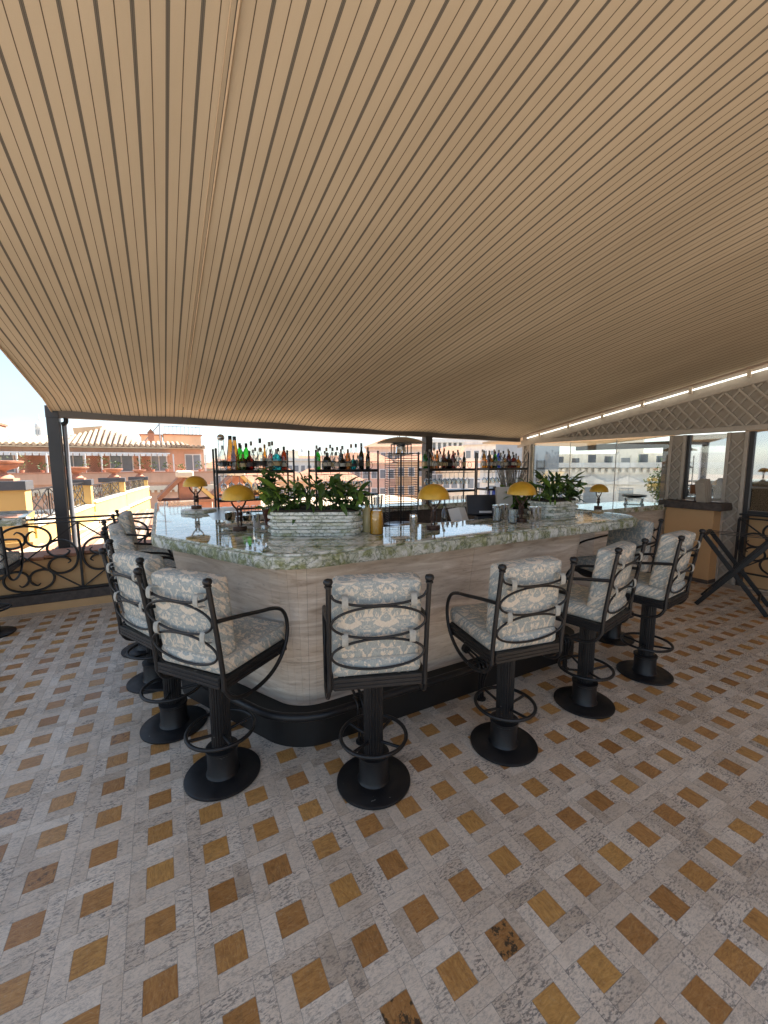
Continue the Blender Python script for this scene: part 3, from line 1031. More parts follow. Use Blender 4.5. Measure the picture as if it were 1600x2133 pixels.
# block added beyond the glass and sized to shut out the sun from the right
hb = thing('sun_block', 'pale block added beyond the right-hand windows to keep the sun out', 'building', (11, -1.6, 0))
MB().box(-2.6, 4, -6, 4.7, -18.5, 4.45).build('wall', M['cream'], hb)
MB().box(-2.65, 4.15, -6.15, 4.85, 4.45, 4.6).build('cornice', M['pale'], hb)
for k in range(4):
    f_ = MB().box(-2.64, -2.55, -4.6 + k * 2.3, -3.6 + k * 2.3, 1.2, 3.0).build('window', M['white'], hb)
    MB().box(-2.66, -2.6, -4.5 + k * 2.3, -3.7 + k * 2.3, 1.3, 2.9).build('pane', M['window'], f_)
rm = thing('side_canopy', 'beige canopy beyond the glass wall with its own dark post', 'canopy', (8.4, 4.6, 0))
MB().add([(-1.9, -3.2, 2.42), (1.6, -3.2, 2.42), (1.6, 2.6, 2.02), (-1.9, 2.6, 2.02), (-1.9, -3.2, 2.46), (1.6, -3.2, 2.46), (1.6, 2.6, 2.06), (-1.9, 2.6, 2.06)],
         [(0, 3, 2, 1), (4, 5, 6, 7), (0, 1, 5, 4), (1, 2, 6, 5), (2, 3, 7, 6), (3, 0, 4, 7)]).build('canopy_cloth', M['canvas_plain'], rm)
MB().box(1.5, 1.62, -3.2, 2.7, 1.92, 2.06).build('beam', M['post'], rm)
MB().box(1.5, 1.63, 0.35, 0.5, 0, 1.92).build('post', M['post'], rm)
MB().box(-1.9, 1.6, -3.2, 2.8, -0.3, -0.01).build('deck', M['cream'], rm)

# ================================================================== BAR
ZC = 1.12
NF = 14
OUT = fillet([(-0.075, 5.65), (-0.075, 2.942), (0.476, 1.905), (3.62, 1.905), (3.62, 2.525), (3.0, 2.525)], [0, 0.28, 0.32, 0.30, 0.30, 0], NF)
bar = thing('bar_counter', 'large bar with polished green marble top and travertine front', 'bar', (1.5, 2.6, 0))
BO = Vector((1.5, 2.6, 0))


def lo(p, z):
    return (p[0] - BO.x, p[1] - BO.y, z)


inner = [(1.38, 2.50), (1.12, 2.92), (0.36, 3.52), (0.36, 5.65)]
slab_out = offs(OUT, 0.026)
poly = [(p.x - BO.x, p.y - BO.y) for p in slab_out] + [(x - BO.x, y - BO.y) for x, y in inner]
MB().prism(poly, 1.052, ZC).build('countertop', M['marble'], bar, bevel=0.003)
# split-faced edge blocks
dense, LT = resample(OUT, 0.012)
nrm = []
for i in range(len(dense)):
    t = (dense[min(i + 1, len(dense) - 1)] - dense[max(i - 1, 0)]).normalized()
    nrm.append(Vector((-t.y, t.x)))
i0 = 0
step = LT / (len(dense) - 1)
while i0 < len(dense) - 2:
    i1 = min(len(dense) - 1, i0 + int(rnd.uniform(0.10, 0.34) / step))
    if len(dense) - 1 - i1 < 6:
        i1 = len(dense) - 1
    V, Fc = [], []
    prof = [(0.027, 1.046), (0.004, 1.048), (0.0, 1.06), (0.0, 1.075), (0.0, 1.098), (0.006, 1.1085), (0.027, 1.110)]
    m_ = len(prof)
    for i in range(i0, i1 + 1):
        for (dd, z) in prof:
            j = rnd.uniform(-0.0022, 0.0022) if 0 < dd < 0.02 or dd == 0 else 0
            p = dense[i] + nrm[i] * (dd + j)
            V.append(lo(p, z))
    for i in range(i1 - i0):
        for k in range(m_ - 1):
            Fc.append((i * m_ + k, (i + 1) * m_ + k, (i + 1) * m_ + k + 1, i * m_ + k + 1))
    Fc.append(tuple(range(m_)))
    Fc.append(tuple((i1 - i0) * m_ + k for k in range(m_ - 1, -1, -1)))
    mb = MB()
    mb.add(V, Fc, (rnd.random(), rnd.random(), rnd.random()))
    mb.build('edge_block', M['marble_edge'], bar, smooth=35)
    i0 = i1

BP = fillet([(-0.075, 5.6), (-0.075, 2.942), (0.476, 1.905), (3.1, 1.905), (3.1, 2.5)], [0, 0.42, 0.46, 0.30, 0], NF)
bn = []
for i in range(len(BP)):
    t = (BP[min(i + 1, len(BP) - 1)] - BP[max(i - 1, 0)]).normalized()
    bn.append(Vector((-t.y, t.x)))


def inset(z):
    u = (z - 0.19) / (1.03 - 0.19)
    return 0.215 - 0.105 * (u ** 1.25)


def panel(pts, nr, z0, z1):
    V, Fc = [], []
    zz = [z0 + (z1 - z0) * k / 5 for k in range(6)]
    for p, q in zip(pts, nr):
        for z in zz:
            V.append(lo(p + q * inset(z), z))
        for z in zz:
            V.append(lo(p + q * (inset(z) + 0.02), z))
    n_ = len(pts)
    for i in range(n_ - 1):
        for k in range(5):
            a, b = i * 12 + k, (i + 1) * 12 + k
            Fc.append((a, b, b + 1, a + 1))
            Fc.append((a + 6, a + 7, b + 7, b + 6))
        Fc.append((i * 12, i * 12 + 6, (i + 1) * 12 + 6, (i + 1) * 12))
        Fc.append((i * 12 + 5, (i + 1) * 12 + 5, (i + 1) * 12 + 11, i * 12 + 11))
    for i in (0, n_ - 1):
        for k in range(5):
            f_ = (i * 12 + k, i * 12 + k + 1, i * 12 + k + 7, i * 12 + k + 6)
            Fc.append(f_ if i == 0 else f_[::-1])
    mb = MB()
    mb.add(V, Fc, (rnd.random(), rnd.random(), rnd.random()))
    mb.build('travertine_panel', M['trav'], bar, smooth=35)


segs = []
idx = 0
nseg = 4
for sgi in range(nseg):
    a = 0 if sgi == 0 else sgi * (NF + 1)
    b = 1 + sgi * (NF + 1)
    A, B = BP[a], BP[min(b, len(BP) - 1)]
    nn = bn[a] if sgi else Vector((1, 0))
    d = (B - A)
    nn = Vector((-d.y, d.x)).normalized()
    L = d.length
    parts = max(1, round(L / 1.15))
    for k in range(parts):
        p0, p1 = A.lerp(B, k / parts), A.lerp(B, (k + 1) / parts)
        e = (p1 - p0).normalized() * 0.0011
        segs.append(([p0 + e, p1 - e], [nn, nn]))
    if sgi < nseg - 1:
        c0 = b
        for k in range(0, NF, 2):
            pts = [BP[c0 + k], BP[c0 + k + 1], BP[c0 + k + 2]]
            nr = []
            for q in (0, 1, 2):
                i = c0 + k + q
                t = (BP[min(i + 1, c0 + NF)] - BP[max(i - 1, c0)]).normalized()
                nr.append(Vector((-t.y, t.x)))
            e0 = (pts[1] - pts[0]).normalized() * 0.0005
            segs.append(([pts[0] + e0, pts[1], pts[2] - e0], nr))
for pts, nr in segs:
    panel(pts, nr, 0.19, 0.459)
    panel(pts, nr, 0.461, 1.046)
# plinth
pl_o, pl_i = offs(BP, 0.125), offs(BP, 0.30)
poly = [(p.x - BO.x, p.y - BO.y) for p in pl_o] + [(p.x - BO.x, p.y - BO.y) for p in reversed(pl_i)]
MB().prism(poly, 0.0, 0.188).build('plinth', M['plinth'], bar, bevel=0.004)
# inner carcass and lower work surface
ci = offs(BP, 0.24)
poly = [(p.x - BO.x, p.y - BO.y) for p in ci] + [(x - BO.x, y - BO.y) for x, y in ((1.5, 2.72), (1.2, 3.1), (0.62, 3.65), (0.62, 5.6))]
MB().prism(poly, 0.19, 0.98).build('carcass', M['plinth'], bar)
wt = [(3.2, 2.53), (3.2, 3.08), (1.62, 3.08), (1.36, 3.38), (0.80, 3.78), (0.80, 5.6), (0.3, 5.6), (0.3, 3.4), (1.1, 2.95), (1.39, 2.53)]
MB().prism([(x - BO.x, y - BO.y) for x, y in wt], 0.985, 1.02).build('work_surface', M['steel_d'], bar)

# foot rail
frp, _ = resample(offs(BP, 0.055), 0.04)
fo = thing('foot_rail', 'black tubular foot rail on forked brackets round the bar', 'foot rail', (1.5, 2.0, 0))
frp = [p for p in frp if p.y < 5.3 and not (p.x > 3.02 and p.y > 2.3)]
MB().tube([(p.x - 1.5, p.y - 2.0, 0.222) for p in frp], 0.0235, 12).build('rail', M['black'], fo, smooth=60)


def bracket(i):
    p = frp[i]
    t = (frp[min(i + 1, len(frp) - 1)] - frp[max(0, i - 1)]).normalized()
    nn = Vector((-t.y, t.x))
    o = bpy.data.objects.new('bracket', None)
    mb = MB()

    def W(u, v, z):       # u along, v inwards
        q = p + t * u + nn * v
        return (q.x - 1.5, q.y - 2.0, z)
    for u in (-0.03, 0, 0.03):
        mb.tube(spl([W(u, 0.03, 0.25), W(u, 0.0, 0.262), W(u, -0.034, 0.235), W(u, -0.036, 0.19), W(u * 0.6, -0.02, 0.12), W(u * 0.55, -0.015, 0.06), W(u * 0.6, -0.015, 0.008)], 5), 0.007, 7)
    for u in (-0.02, 0.02):
        mb.tube([W(u, 0.0, 0.254), W(u * 0.6, 0.13, 0.29)], 0.008, 7)
    b_ = mb.build('bracket', M['black'], fo, smooth=60)
    q = W(0, 0.15, 0.30)
    d = MB()
    d.tube([W(0, 0.125, 0.292), W(0, 0.165, 0.296)], 0.035, 14)
    d.build('wall_flange', M['black'], b_, smooth=40)
    f2 = MB()
    f2.lathe([(0.034, 0.0), (0.034, 0.007), (0.02, 0.012), (0.0, 0.014)], 16, W(0, -0.015, 0.0))
    f2.build('foot', M['black'], b_, smooth=40)


def near(x, y):
    return min(range(len(frp)), key=lambda i: (frp[i] - Vector((x, y))).length)


for q in ((0.36, 2.50), (0.91, 1.96), (1.80, 1.96), (2.62, 1.96), (0.0, 3.6), (0.0, 4.6)):
    bracket(near(*q))

# ================================================================== BAR STOOLS
def rbox(wx, wy, wz, r, n=7, puff=0.0):
    """cushion: rounded box, slightly puffed"""
    mb = MB()
    hx, hy, hz = wx / 2, wy / 2, wz / 2
    faces = (((1, 0, 0), (0, 1, 0), (0, 0, 1)), ((-1, 0, 0), (0, 0, 1), (0, 1, 0)), ((0, 1, 0), (0, 0, 1), (1, 0, 0)),
             ((0, -1, 0), (1, 0, 0), (0, 0, 1)), ((0, 0, 1), (1, 0, 0), (0, 1, 0)), ((0, 0, -1), (0, 1, 0), (1, 0, 0)))
    H = Vector((hx, hy, hz))
    par = [-1, -0.93, -0.8, -0.5, -0.17, 0.17, 0.5, 0.8, 0.93, 1]
    for (nm, u, v) in faces:
        nm, u, v = Vector(nm), Vector(u), Vector(v)
        V, Fc = [], []
        for a in par:
            for b in par:
                q = nm + u * a + v * b
                p = Vector((q.x * hx, q.y * hy, q.z * hz))
                c = Vector([max(-(H[k] - r), min(H[k] - r, p[k])) for k in range(3)])
                d = p - c
                p = c + d.normalized() * r if d.length > 1e-6 else p
                s_ = (1 - a * a) * (1 - b * b)
                p = p + nm * puff * s_
                V.append(p)
        n_ = len(par)
        for i in range(n_ - 1):
            for j in range(n_ - 1):
                k = i * n_ + j
                Fc.append((k, k + n_, k + n_ + 1, k + 1))
        mb.add(V, Fc)
    return mb


def loop_rect(wx, wy, r, n=6):
    P = []
    for cx, cy, a0 in ((wx / 2 - r, wy / 2 - r, 0), (-wx / 2 + r, wy / 2 - r, 90), (-wx / 2 + r, -wy / 2 + r, 180), (wx / 2 - r, -wy / 2 + r, 270)):
        for k in range(n + 1):
            a = R(a0 + 90 * k / n)
            P.append((cx + r * math.cos(a), cy + r * math.sin(a)))
    return P


def make_stool():
    t = thing('bar_stool', 'stool', 'bar stool')
    bk = M['black']
    MB().lathe([(0.177, 0.0), (0.182, 0.004), (0.182, 0.012), (0.176, 0.016), (0.10, 0.019), (0.0, 0.022)], 48).build('base_disc', bk, t, smooth=40)
    MB().lathe([(0.082, 0.018), (0.078, 0.026), (0.074, 0.032), (0.072, 0.135), (0.078, 0.14), (0.078, 0.152), (0.05, 0.156)], 32).build('base_collar', bk, t, smooth=40)
    fl = lambda k: 1.0 if k % 4 in (0, 1) else 0.9
    MB().lathe([(0.0475, 0.15), (0.0475, 0.585)], 88, flute=fl).build('fluted_column', bk, t)
    ring = MB().build
    mb = MB()
    mb.tube([(0.16 * math.cos(2 * math.pi * k / 40), 0.16 * math.sin(2 * math.pi * k / 40), 0.245) for k in range(40)], 0.0095, 8, closed=True)
    fr_ = mb.build('foot_ring', bk, t, smooth=60)
    for k in range(4):
        a = R(45 + 90 * k)
        MB().tube([(0.044 * math.cos(a), 0.044 * math.sin(a), 0.228), (0.16 * math.cos(a), 0.16 * math.sin(a), 0.245)], 0.0075, 7).build('spoke', bk, fr_, smooth=60)
    # ridged seat frame (depth along +y = towards the bar)
    w2, yb, yf = 0.206, -0.165, 0.262
    sf = MB()
    for x in (-w2, w2):
        for k in range(3):
            sf.box(x - 0.012, x + 0.012, yb, yf, 0.588 + k * 0.018, 0.6025 + k * 0.018)
        sf.box(x - 0.009, x + 0.009, yb + .002, yf - .002, 0.59, 0.637)
    for y in (yb, yf):
        for k in range(3):
            sf.box(-w2 + .013, w2 - .013, y - 0.012, y + 0.012, 0.5885 + k * 0.018, 0.603 + k * 0.018)
        sf.box(-w2 + .01, w2 - .01, y - 0.009, y + 0.009, 0.5905, 0.6365)
    sf.build('seat_frame', bk, t, bevel=0.0015)
    for k in range(9):
        x = -w2 + 0.045 + k * (2 * w2 - 0.09) / 8
        MB().box(x - 0.013, x + 0.013, yb + 0.01, yf - 0.01, 0.622, 0.632).build('slat', bk, t)
    MB().lathe([(0.07, 0.578), (0.11, 0.586), (0.11, 0.612), (0.0, 0.613)], 20).build('swivel_plate', bk, t, smooth=40)

    def lean(z):
        return -0.165 - 0.062 * max(0, (z - 0.62) / 0.48) ** 1.2
    for s_ in (-1, 1):
        x = s_ * (w2 + 0.006)
        P = [(x, lean(z), z) for z in (0.585, 0.66, 0.76, 0.86, 0.96, 1.06, 1.082)]
        mb = MB()
        mb.tube(spl(P, 3), 0.0112, 9)
        po = mb.build('back_post', bk, t, smooth=60)
        f_ = MB()
        f_.lathe([(0.0135, -0.022), (0.0165, -0.02), (0.0165, -0.014), (0.012, -0.012), (0.018, -0.006), (0.0205, 0.004), (0.016, 0.014), (0.0, 0.019)], 12, (x, lean(1.085), 1.085))
        f_.build('finial', bk, po, smooth=50)
        A = [(x, lean(0.905) + 0.005, 0.905), (x * 1.04, -0.06, 0.888), (x * 1.06, 0.06, 0.868), (x * 1.06, 0.15, 0.853), (x * 1.06, 0.215, 0.826), (x * 1.06, 0.252, 0.775), (x * 1.06, 0.262, 0.705), (x * 1.06, 0.242, 0.63),
             (x * 1.06, 0.19, 0.565), (x * 1.06, 0.115, 0.522), (x * 1.06, 0.02, 0.505), (x * 1.05, -0.07, 0.51), (x * 1.03, -0.135, 0.54), (x, -0.165, 0.59)]
        mb = MB()
        mb.tube(spl(A, 4), 0.0098, 8)
        mb.build('arm_loop', bk, t, smooth=60)
    iw = w2 - 0.004
    mb = MB()
    mb.tube(spl([(-iw, lean(1.03), 1.03), (-iw + 0.02, lean(1.0) - .006, 1.005), (-0.1, lean(.985) - .008, 0.982), (0, lean(.98) - .008, 0.976), (0.1, lean(.985) - .008, 0.982), (iw - 0.02, lean(1.0) - .006, 1.005), (iw, lean(1.03), 1.03)], 5), 0.0058, 7)
    mb.build('back_arc', bk, t, smooth=60)
    for zc, hz in ((0.897, 0.073), (0.748, 0.072)):
        mb = MB()
        P = []
        for k in range(44):
            a = 2 * math.pi * k / 44
            z = zc + hz * math.sin(a)
            P.append((iw * math.cos(a), lean(z) - 0.006, z))
        mb.tube(P, 0.0058, 7, closed=True)
        mb.build('back_oval', bk, t, smooth=60)
    # cushions
    sc_ = obj('seat_cushion', rbox(0.395, 0.45, 0.085, 0.022, puff=0.010).mesh('seat_cushion', 60), M['fabric'], t, (0, 0.068, 0.679))
    for z in (0.716 - 0.679, 0.645 - 0.679):
        mb = MB()
        mb.tube([(x, y, z) for x, y in loop_rect(0.383, 0.438, 0.03)], 0.0048, 6, closed=True)
        mb.build('piping', M['piping'], sc_, smooth=60)
    mb = MB()
    mb.tube([(x, y, 0.0475) for x, y in loop_rect(0.27, 0.28, 0.05)], 0.003, 5, closed=True)
    mb.build('inset_seam', M['piping'], sc_, smooth=60)
    bc = obj('back_cushion', rbox(0.382, 0.098, 0.378, 0.022, puff=0.007).mesh('back_cushion', 60), M['fabric'], t, (0, -0.122, 0.892))
    bc.rotation_euler = (R(7.5), 0, 0)
    for y in (-0.036, 0.036):
        mb = MB()
        mb.tube([(x, y, z) for x, z in loop_rect(0.368, 0.368, 0.035)], 0.0048, 6, closed=True)
        mb.build('piping', M['piping'], bc, smooth=60)
    for sx in (-1, 1):
        for z, zt in ((1.0, 1), (0.83, 0)):
            mb = MB()
            x = sx * 0.145
            yy = lean(z)
            P = [(x, yy + 0.03, z + 0.018), (x, yy - 0.008, z + 0.024), (x, yy - 0.022, z + 0.006), (x, yy - 0.017, z - 0.03), (x, yy + 0.02, z - 0.036)]
            q = spl(P, 4)
            V, Fc = [], []
            for p in q:
                V += [(p.x - 0.013, p.y, p.z), (p.x + 0.013, p.y, p.z), (p.x + 0.013, p.y + 0.004, p.z), (p.x - 0.013, p.y + 0.004, p.z)]
            for i in range(len(q) - 1):
                for k in range(4):
                    l = (k + 1) % 4
                    Fc.append((4 * i + k, 4 * i + l, 4 * i + 4 + l, 4 * i + 4 + k))
            mb.add(V, Fc)
            mb.build('tie_strap', M['piping'], t, smooth=50)
    return t


stool = make_stool()
GST = 'padded bar stools round the green marble bar'


def face(dx, dy):
    return math.atan2(-dx, dy)


ST = [  # x, y, rotation(deg, ccw from facing +Y), label
    (0.845, 1.66, -19.3, 'bar stool seen square from behind, alone at the bar corner in the middle'),
    (0.195, 2.07, -53, 'nearest left-hand bar stool, its side arm and seat turned to the bar'),
    (1.605, 1.545, -8.5, 'bar stool right of the middle one, left arm loop free of the cushion'),
    (2.36, 1.585, 12, 'second bar stool from the right in the front row, turned edge-on'),
    (3.10, 1.61, 9, 'rightmost bar stool of the front row, nearest the folding stand'),
    (-0.01, 2.63, -63, 'second bar stool in the left-hand row, just behind the nearest one'),
    (-0.115, 3.27, -80, 'third bar stool in the left-hand row, counting from the camera'),
    (-0.19, 3.90, -84, 'fourth bar stool in the left-hand row, mostly hidden by nearer ones'),
    (-0.19, 4.80, -90, 'farthest bar stool of the left-hand row, against the railing'),
    (3.50, 2.12, 78, 'shaded bar stool at the right end of the bar, facing the camera side'),
    (-1.465, 4.93, 0, 'bar stool cut off by the left edge of the photo near the railing'),
]
for k, (x, y, a, lab) in enumerate(ST):
    if k == 0:
        stool.location = (x, y, 0)
        stool.rotation_euler = (0, 0, R(a))
        tag(stool, lab, None, GST)
    else:
        c_ = copy_thing(stool, lab, (x, y, 0), R(a), GST)
        for ch in c_.children:
            if ch.name.startswith('back_cushion'):
                ch.rotation_euler = (R(7.5 + rnd.uniform(-2, 1)), R(rnd.uniform(-2.5, 2.5)), R(rnd.uniform(-2, 2)))
                ch.location.z += rnd.uniform(-0.012, 0.006)
            elif ch.name.startswith('seat_cushion'):
                ch.rotation_euler = (R(rnd.uniform(-.6, .6)), 0, R(rnd.uniform(-3, 3)))
            elif ch.name.startswith('foot_ring'):
                ch.rotation_euler = (0, 0, rnd.uniform(0, 1.5))

# high marble table at the far left
lg = thing('high_table', 'green marble high table cut off by the left edge of the photo', 'table', (-1.9, 5.05, 0))
mb = MB()
pr = MB().prism([(-0.9, -0.34), (0.80, -0.34), (0.81, -0.30), (0.73, 0.40), (-0.9, 0.40)], 1.04, 1.10)
mb.add(pr.v, pr.f, (0.3, 0.7, 0.2))
mb.build('tabletop', M['marble'], lg, bevel=0.004)
for k in range(9):
    x0 = -0.9 + k * 0.189
    mb = MB()
    mb.box(x0, x0 + 0.188, -0.362, -0.342, 1.03, 1.092, tint=(rnd.random(), rnd.random(), rnd.random()))
    mb.build('edge_block', M['marble_edge'], lg)
MB().tube([(-0.1, 0.05, 1.04), (-0.1, 0.05, 0.02)], 0.04, 14).build('pedestal', M['black'], lg, smooth=60)
MB().lathe([(0.25, 0.0), (0.25, 0.015), (0.05, 0.03), (0, 0.03)], 28, (-0.1, 0.05, 0)).build('foot', M['black'], lg, smooth=40)

# ================================================================== THINGS ON THE BAR
def make_lamp():
    t = thing('table_lamp', 'lamp', 'lamp')
    MB().lathe([(0.046, 0.0), (0.047, 0.003), (0.047, 0.027), (0.044, 0.03), (0.0, 0.031)], 28).build('base', M['bronze'], t, smooth=40)
    mb = MB()
    for sx in (-1, 1):
        mb.tube(spl([(sx * 0.014, 0.006 * sx, 0.03), (sx * 0.012, 0, 0.08), (sx * 0.010, 0, 0.12), (sx * 0.018, 0, 0.145), (sx * 0.040, 0, 0.172), (sx * 0.052, 0, 0.20), (sx * 0.05, 0, 0.228)], 5), 0.0062, 8)
    mb.build('forked_stem', M['bronze'], t, smooth=60)
    mb = MB()
    for z0, n_ in ((0.062, 4), (0.10, 3)):
        P = []
        for k in range(n_ * 12 + 1):
            a = 2 * math.pi * k / 12
            P.append((0.021 * math.cos(a), 0.014 * math.sin(a), z0 + 0.008 * k / 12))
        mb.tube(P, 0.0036, 6)
    mb.build('wire_binding', M['bronze'], t, smooth=60)
    mb = MB()
    mb.tube([(0.011 * math.cos(2 * math.pi * k / 16), 0, 0.152 + 0.015 * math.sin(2 * math.pi * k / 16)) for k in range(16)], 0.0034, 6, closed=True)
    mb.build('loop', M['bronze'], t, smooth=60)
    prof, pin = [], []
    for k in range(13):
        a = R(90 * k / 12)
        prof.append((max(0.108 * math.cos(a), 1e-6), 0.212 + 0.098 * math.sin(a) ** 1.0))
        pin.append((max(0.105 * math.cos(a), 1e-6), 0.212 + 0.095 * math.sin(a)))
    sh = MB()
    sh.lathe(pin[::-1] + prof, 40).build('shade', M['brass'], t, smooth=50)
    mb = MB()
    mb.tube([(0.1065 * math.cos(2 * math.pi * k / 40), 0.1065 * math.sin(2 * math.pi * k / 40), 0.2125) for k in range(40)], 0.0022, 6, closed=True)
    mb.build('rim', M['brass_in'], t, smooth=60)
    MB().lathe([(0.008, 0.19), (0.02, 0.215), (0.022, 0.24), (0.012, 0.262), (0.0, 0.266)], 16).build('bulb', M['white'], t, smooth=60)
    return t


lamp = make_lamp()
LP = [(1.607, 2.245, ZC, -5, 'mustard dome lamp at the middle of the bar front'),
      (0.452, 2.86, ZC, 20, 'mustard dome lamp left of the large planter, sky glinting on its shade'),
      (2.41, 2.222, ZC, -10, 'mustard dome lamp among the steel cups on the bar'),
      (4.86, 3.22, 1.0, 0, 'small far lamp on the side counter by the glass wall'),
      (0.285, 4.22, ZC + 0.03, 0, 'far dome lamp on the left arm of the bar, seen against the sky')]
for k, (x, y, z, a, lab) in enumerate(LP):
    if k == 0:
        lamp.location = (x, y, z)
        lamp.rotation_euler = (0, 0, R(a))
        tag(lamp, lab, None, 'mustard dome lamps')
    else:
        copy_thing(lamp, lab, (x, y, z), R(a), 'mustard dome lamps')
rs = thing('round_slab', 'thick rounded marble slab under the far left lamp', 'slab', (0.30, 4.15, ZC))
MB().lathe([(0.15, 0.0), (0.155, 0.004), (0.155, 0.026), (0.15, 0.03), (0, 0.03)], 36).build('slab', M['marble_pot'], rs, smooth=40)

LEAF = {}


def leaf_mesh(kind, L, wd, bend):
    key = (kind, round(L, 2), round(bend, 1))
    if key in LEAF:
        return LEAF[key]
    V, Fc = [], []
    n_ = 7
    for k in range(n_ + 1):
        s = k / n_
        ww = wd * (math.sin(math.pi * min(1, s * 0.93 + 0.05)) ** 0.8) * (1 - 0.25 * s)
        if k == n_:
            ww = 0.0006
        th = bend * s
        x = L * s * math.cos(th * 0.7)
        z = L * s * math.sin(0.35) - L * 0.5 * bend * s * s
        V += [(x, -ww / 2, z + ww * 0.16), (x, 0, z), (x, ww / 2, z + ww * 0.16)]
    for k in range(n_):
        for q in (0, 1):
            a = 3 * k + q
            Fc.append((a, a + 3, a + 4, a + 1))
    me = MB().add(V, Fc).mesh('leaf', 70)
    LEAF[key] = me
    return me


def put_leaf(parent, mat, me, loc, az, tilt, roll=0, s=1.0):
    if not me.materials:
        me.materials.append(None)
    o = bpy.data.objects.new('leaf', me)
    COL.objects.link(o)
    o.material_slots[0].link = 'OBJECT'
    o.material_slots[0].material = mat
    o.parent = parent
    o.location = loc
    o.rotation_euler = (roll, -tilt, az)
    o.scale = (s, s, s)
    return o


def planter(label, x, y, wx, wy, h, nband, rz, leaves, z0=ZC):
    t = thing('planter', label, 'planter', (x, y, z0), rz, 'ribbed marble planters')
    bh = h / nband
    for k in range(nband):
        o_ = 0.014 if k % 2 == 0 else 0.0
        q = loop_rect(wx - 2 * o_, wy - 2 * o_, min(wx, wy) * 0.33, 7)
        mb = MB()
        pr = MB().prism(q, k * bh + 0.0008, (k + 1) * bh - 0.0008)
        mb.add(pr.v, pr.f, (rnd.random(), rnd.random(), rnd.random()))
        mb.build('marble_band', M['marble_pot'], t, bevel=0.003)
    MB().prism(loop_rect(wx - 0.05, wy - 0.05, 0.06, 5), h - 0.001, h + 0.012).build('soil', M['soil'], t)
    lr = random.Random(int(x * 100))
    for k in range(leaves):
        px, py = lr.uniform(-wx / 2, wx / 2), lr.uniform(-wy / 2 + 0.01, wy / 2 - 0.01)
        az = math.atan2(py * 1.4, px) + lr.gauss(0, 0.9)
        lvl = lr.random()
        tilt = R(lr.uniform(-60, 50))
        L = lr.choice([0.06, 0.08, 0.1, 0.13])
        bend = lr.choice([0.3, 0.7, 1.1])
        me = leaf_mesh('lance', L, L * 0.27, bend)
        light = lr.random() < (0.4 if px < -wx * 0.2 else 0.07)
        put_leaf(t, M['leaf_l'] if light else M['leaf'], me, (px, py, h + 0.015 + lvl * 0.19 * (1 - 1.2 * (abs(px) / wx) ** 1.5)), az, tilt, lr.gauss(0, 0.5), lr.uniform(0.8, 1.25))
    # a few long upright stems with their own leaves
    for k in range(9):
        px, py = lr.uniform(-wx / 2 + 0.05, wx / 2 - 0.05), lr.uniform(-wy / 3, wy / 3)
        hh = lr.uniform(0.08, 0.2)
        P = spl([(px, py, h), (px + lr.gauss(0, .02), py + lr.gauss(0, .02), h + hh * 0.5), (px + lr.gauss(0, .05), py + lr.gauss(0, .05), h + hh)], 4)
        mb = MB()
        mb.tube(P, 0.0022, 5)
        mb.build('stem', M['leaf'], t)
        for q in range(7):
            p = P[min(len(P) - 1, 2 + q)]
            put_leaf(t, M['leaf'], leaf_mesh('lance', 0.1, 0.027, 0.7), p, lr.uniform(0, 6.28), R(lr.uniform(0, 70)), 0, lr.uniform(0.6, 1.1))
    return t


planter('large ribbed marble planter full of dark leaves at the bar corner', 0.875, 2.515, 0.60, 0.30, 0.15, 7, R(-26), 330)
planter('smaller ribbed marble planter of fern-like leaves at the right end of the bar', 2.93, 2.35, 0.44, 0.27, 0.135, 6, R(4), 260)
planter('half-hidden marble planter behind the steel cups', 2.95, 2.74, 0.34, 0.2, 0.13, 6, R(10), 130, 1.022)
bp = thing('basil_pot', 'leafy basil plant in a brown glazed pot behind the left lamp', 'plant', (0.70, 3.02, ZC))
MB().lathe([(0.045, 0.0), (0.062, 0.11), (0.066, 0.115), (0.066, 0.125), (0.055, 0.125), (0.0, 0.118)], 24).build('pot', M['potbrown'], bp, smooth=40)
lr = random.Random(5)
for k in range(12):
    a = lr.uniform(0, 6.28)
    r_ = lr.uniform(0.0, 0.035)
    hh = lr.uniform(0.18, 0.31)
    P = spl([(r_ * math.cos(a), r_ * math.sin(a), 0.115), (1.4 * r_ * math.cos(a), 1.4 * r_ * math.sin(a), 0.115 + hh * 0.5), (2.6 * r_ * math.cos(a), 2.6 * r_ * math.sin(a), 0.115 + hh)], 5)
    MB().tube(P, 0.0025, 5).build('stem', M['basil'], bp)
    for q in range(15):
        p = P[min(len(P) - 1, 3 + int(q * 0.55))]
        put_leaf(bp, M['basil'], leaf_mesh('oval', 0.07, 0.04, 0.7), p, lr.uniform(0, 6.28), R(lr.uniform(-35, 40)), lr.gauss(0, 0.3), lr.uniform(0.6, 1.15))


def lathe_thing(name, label, cat, loc, prof, mat, seg=24, group=None, smooth=45):
    o = MB().lathe(prof, seg).build(name, mat, None, smooth, loc)
    return tag(o, label, cat, group)


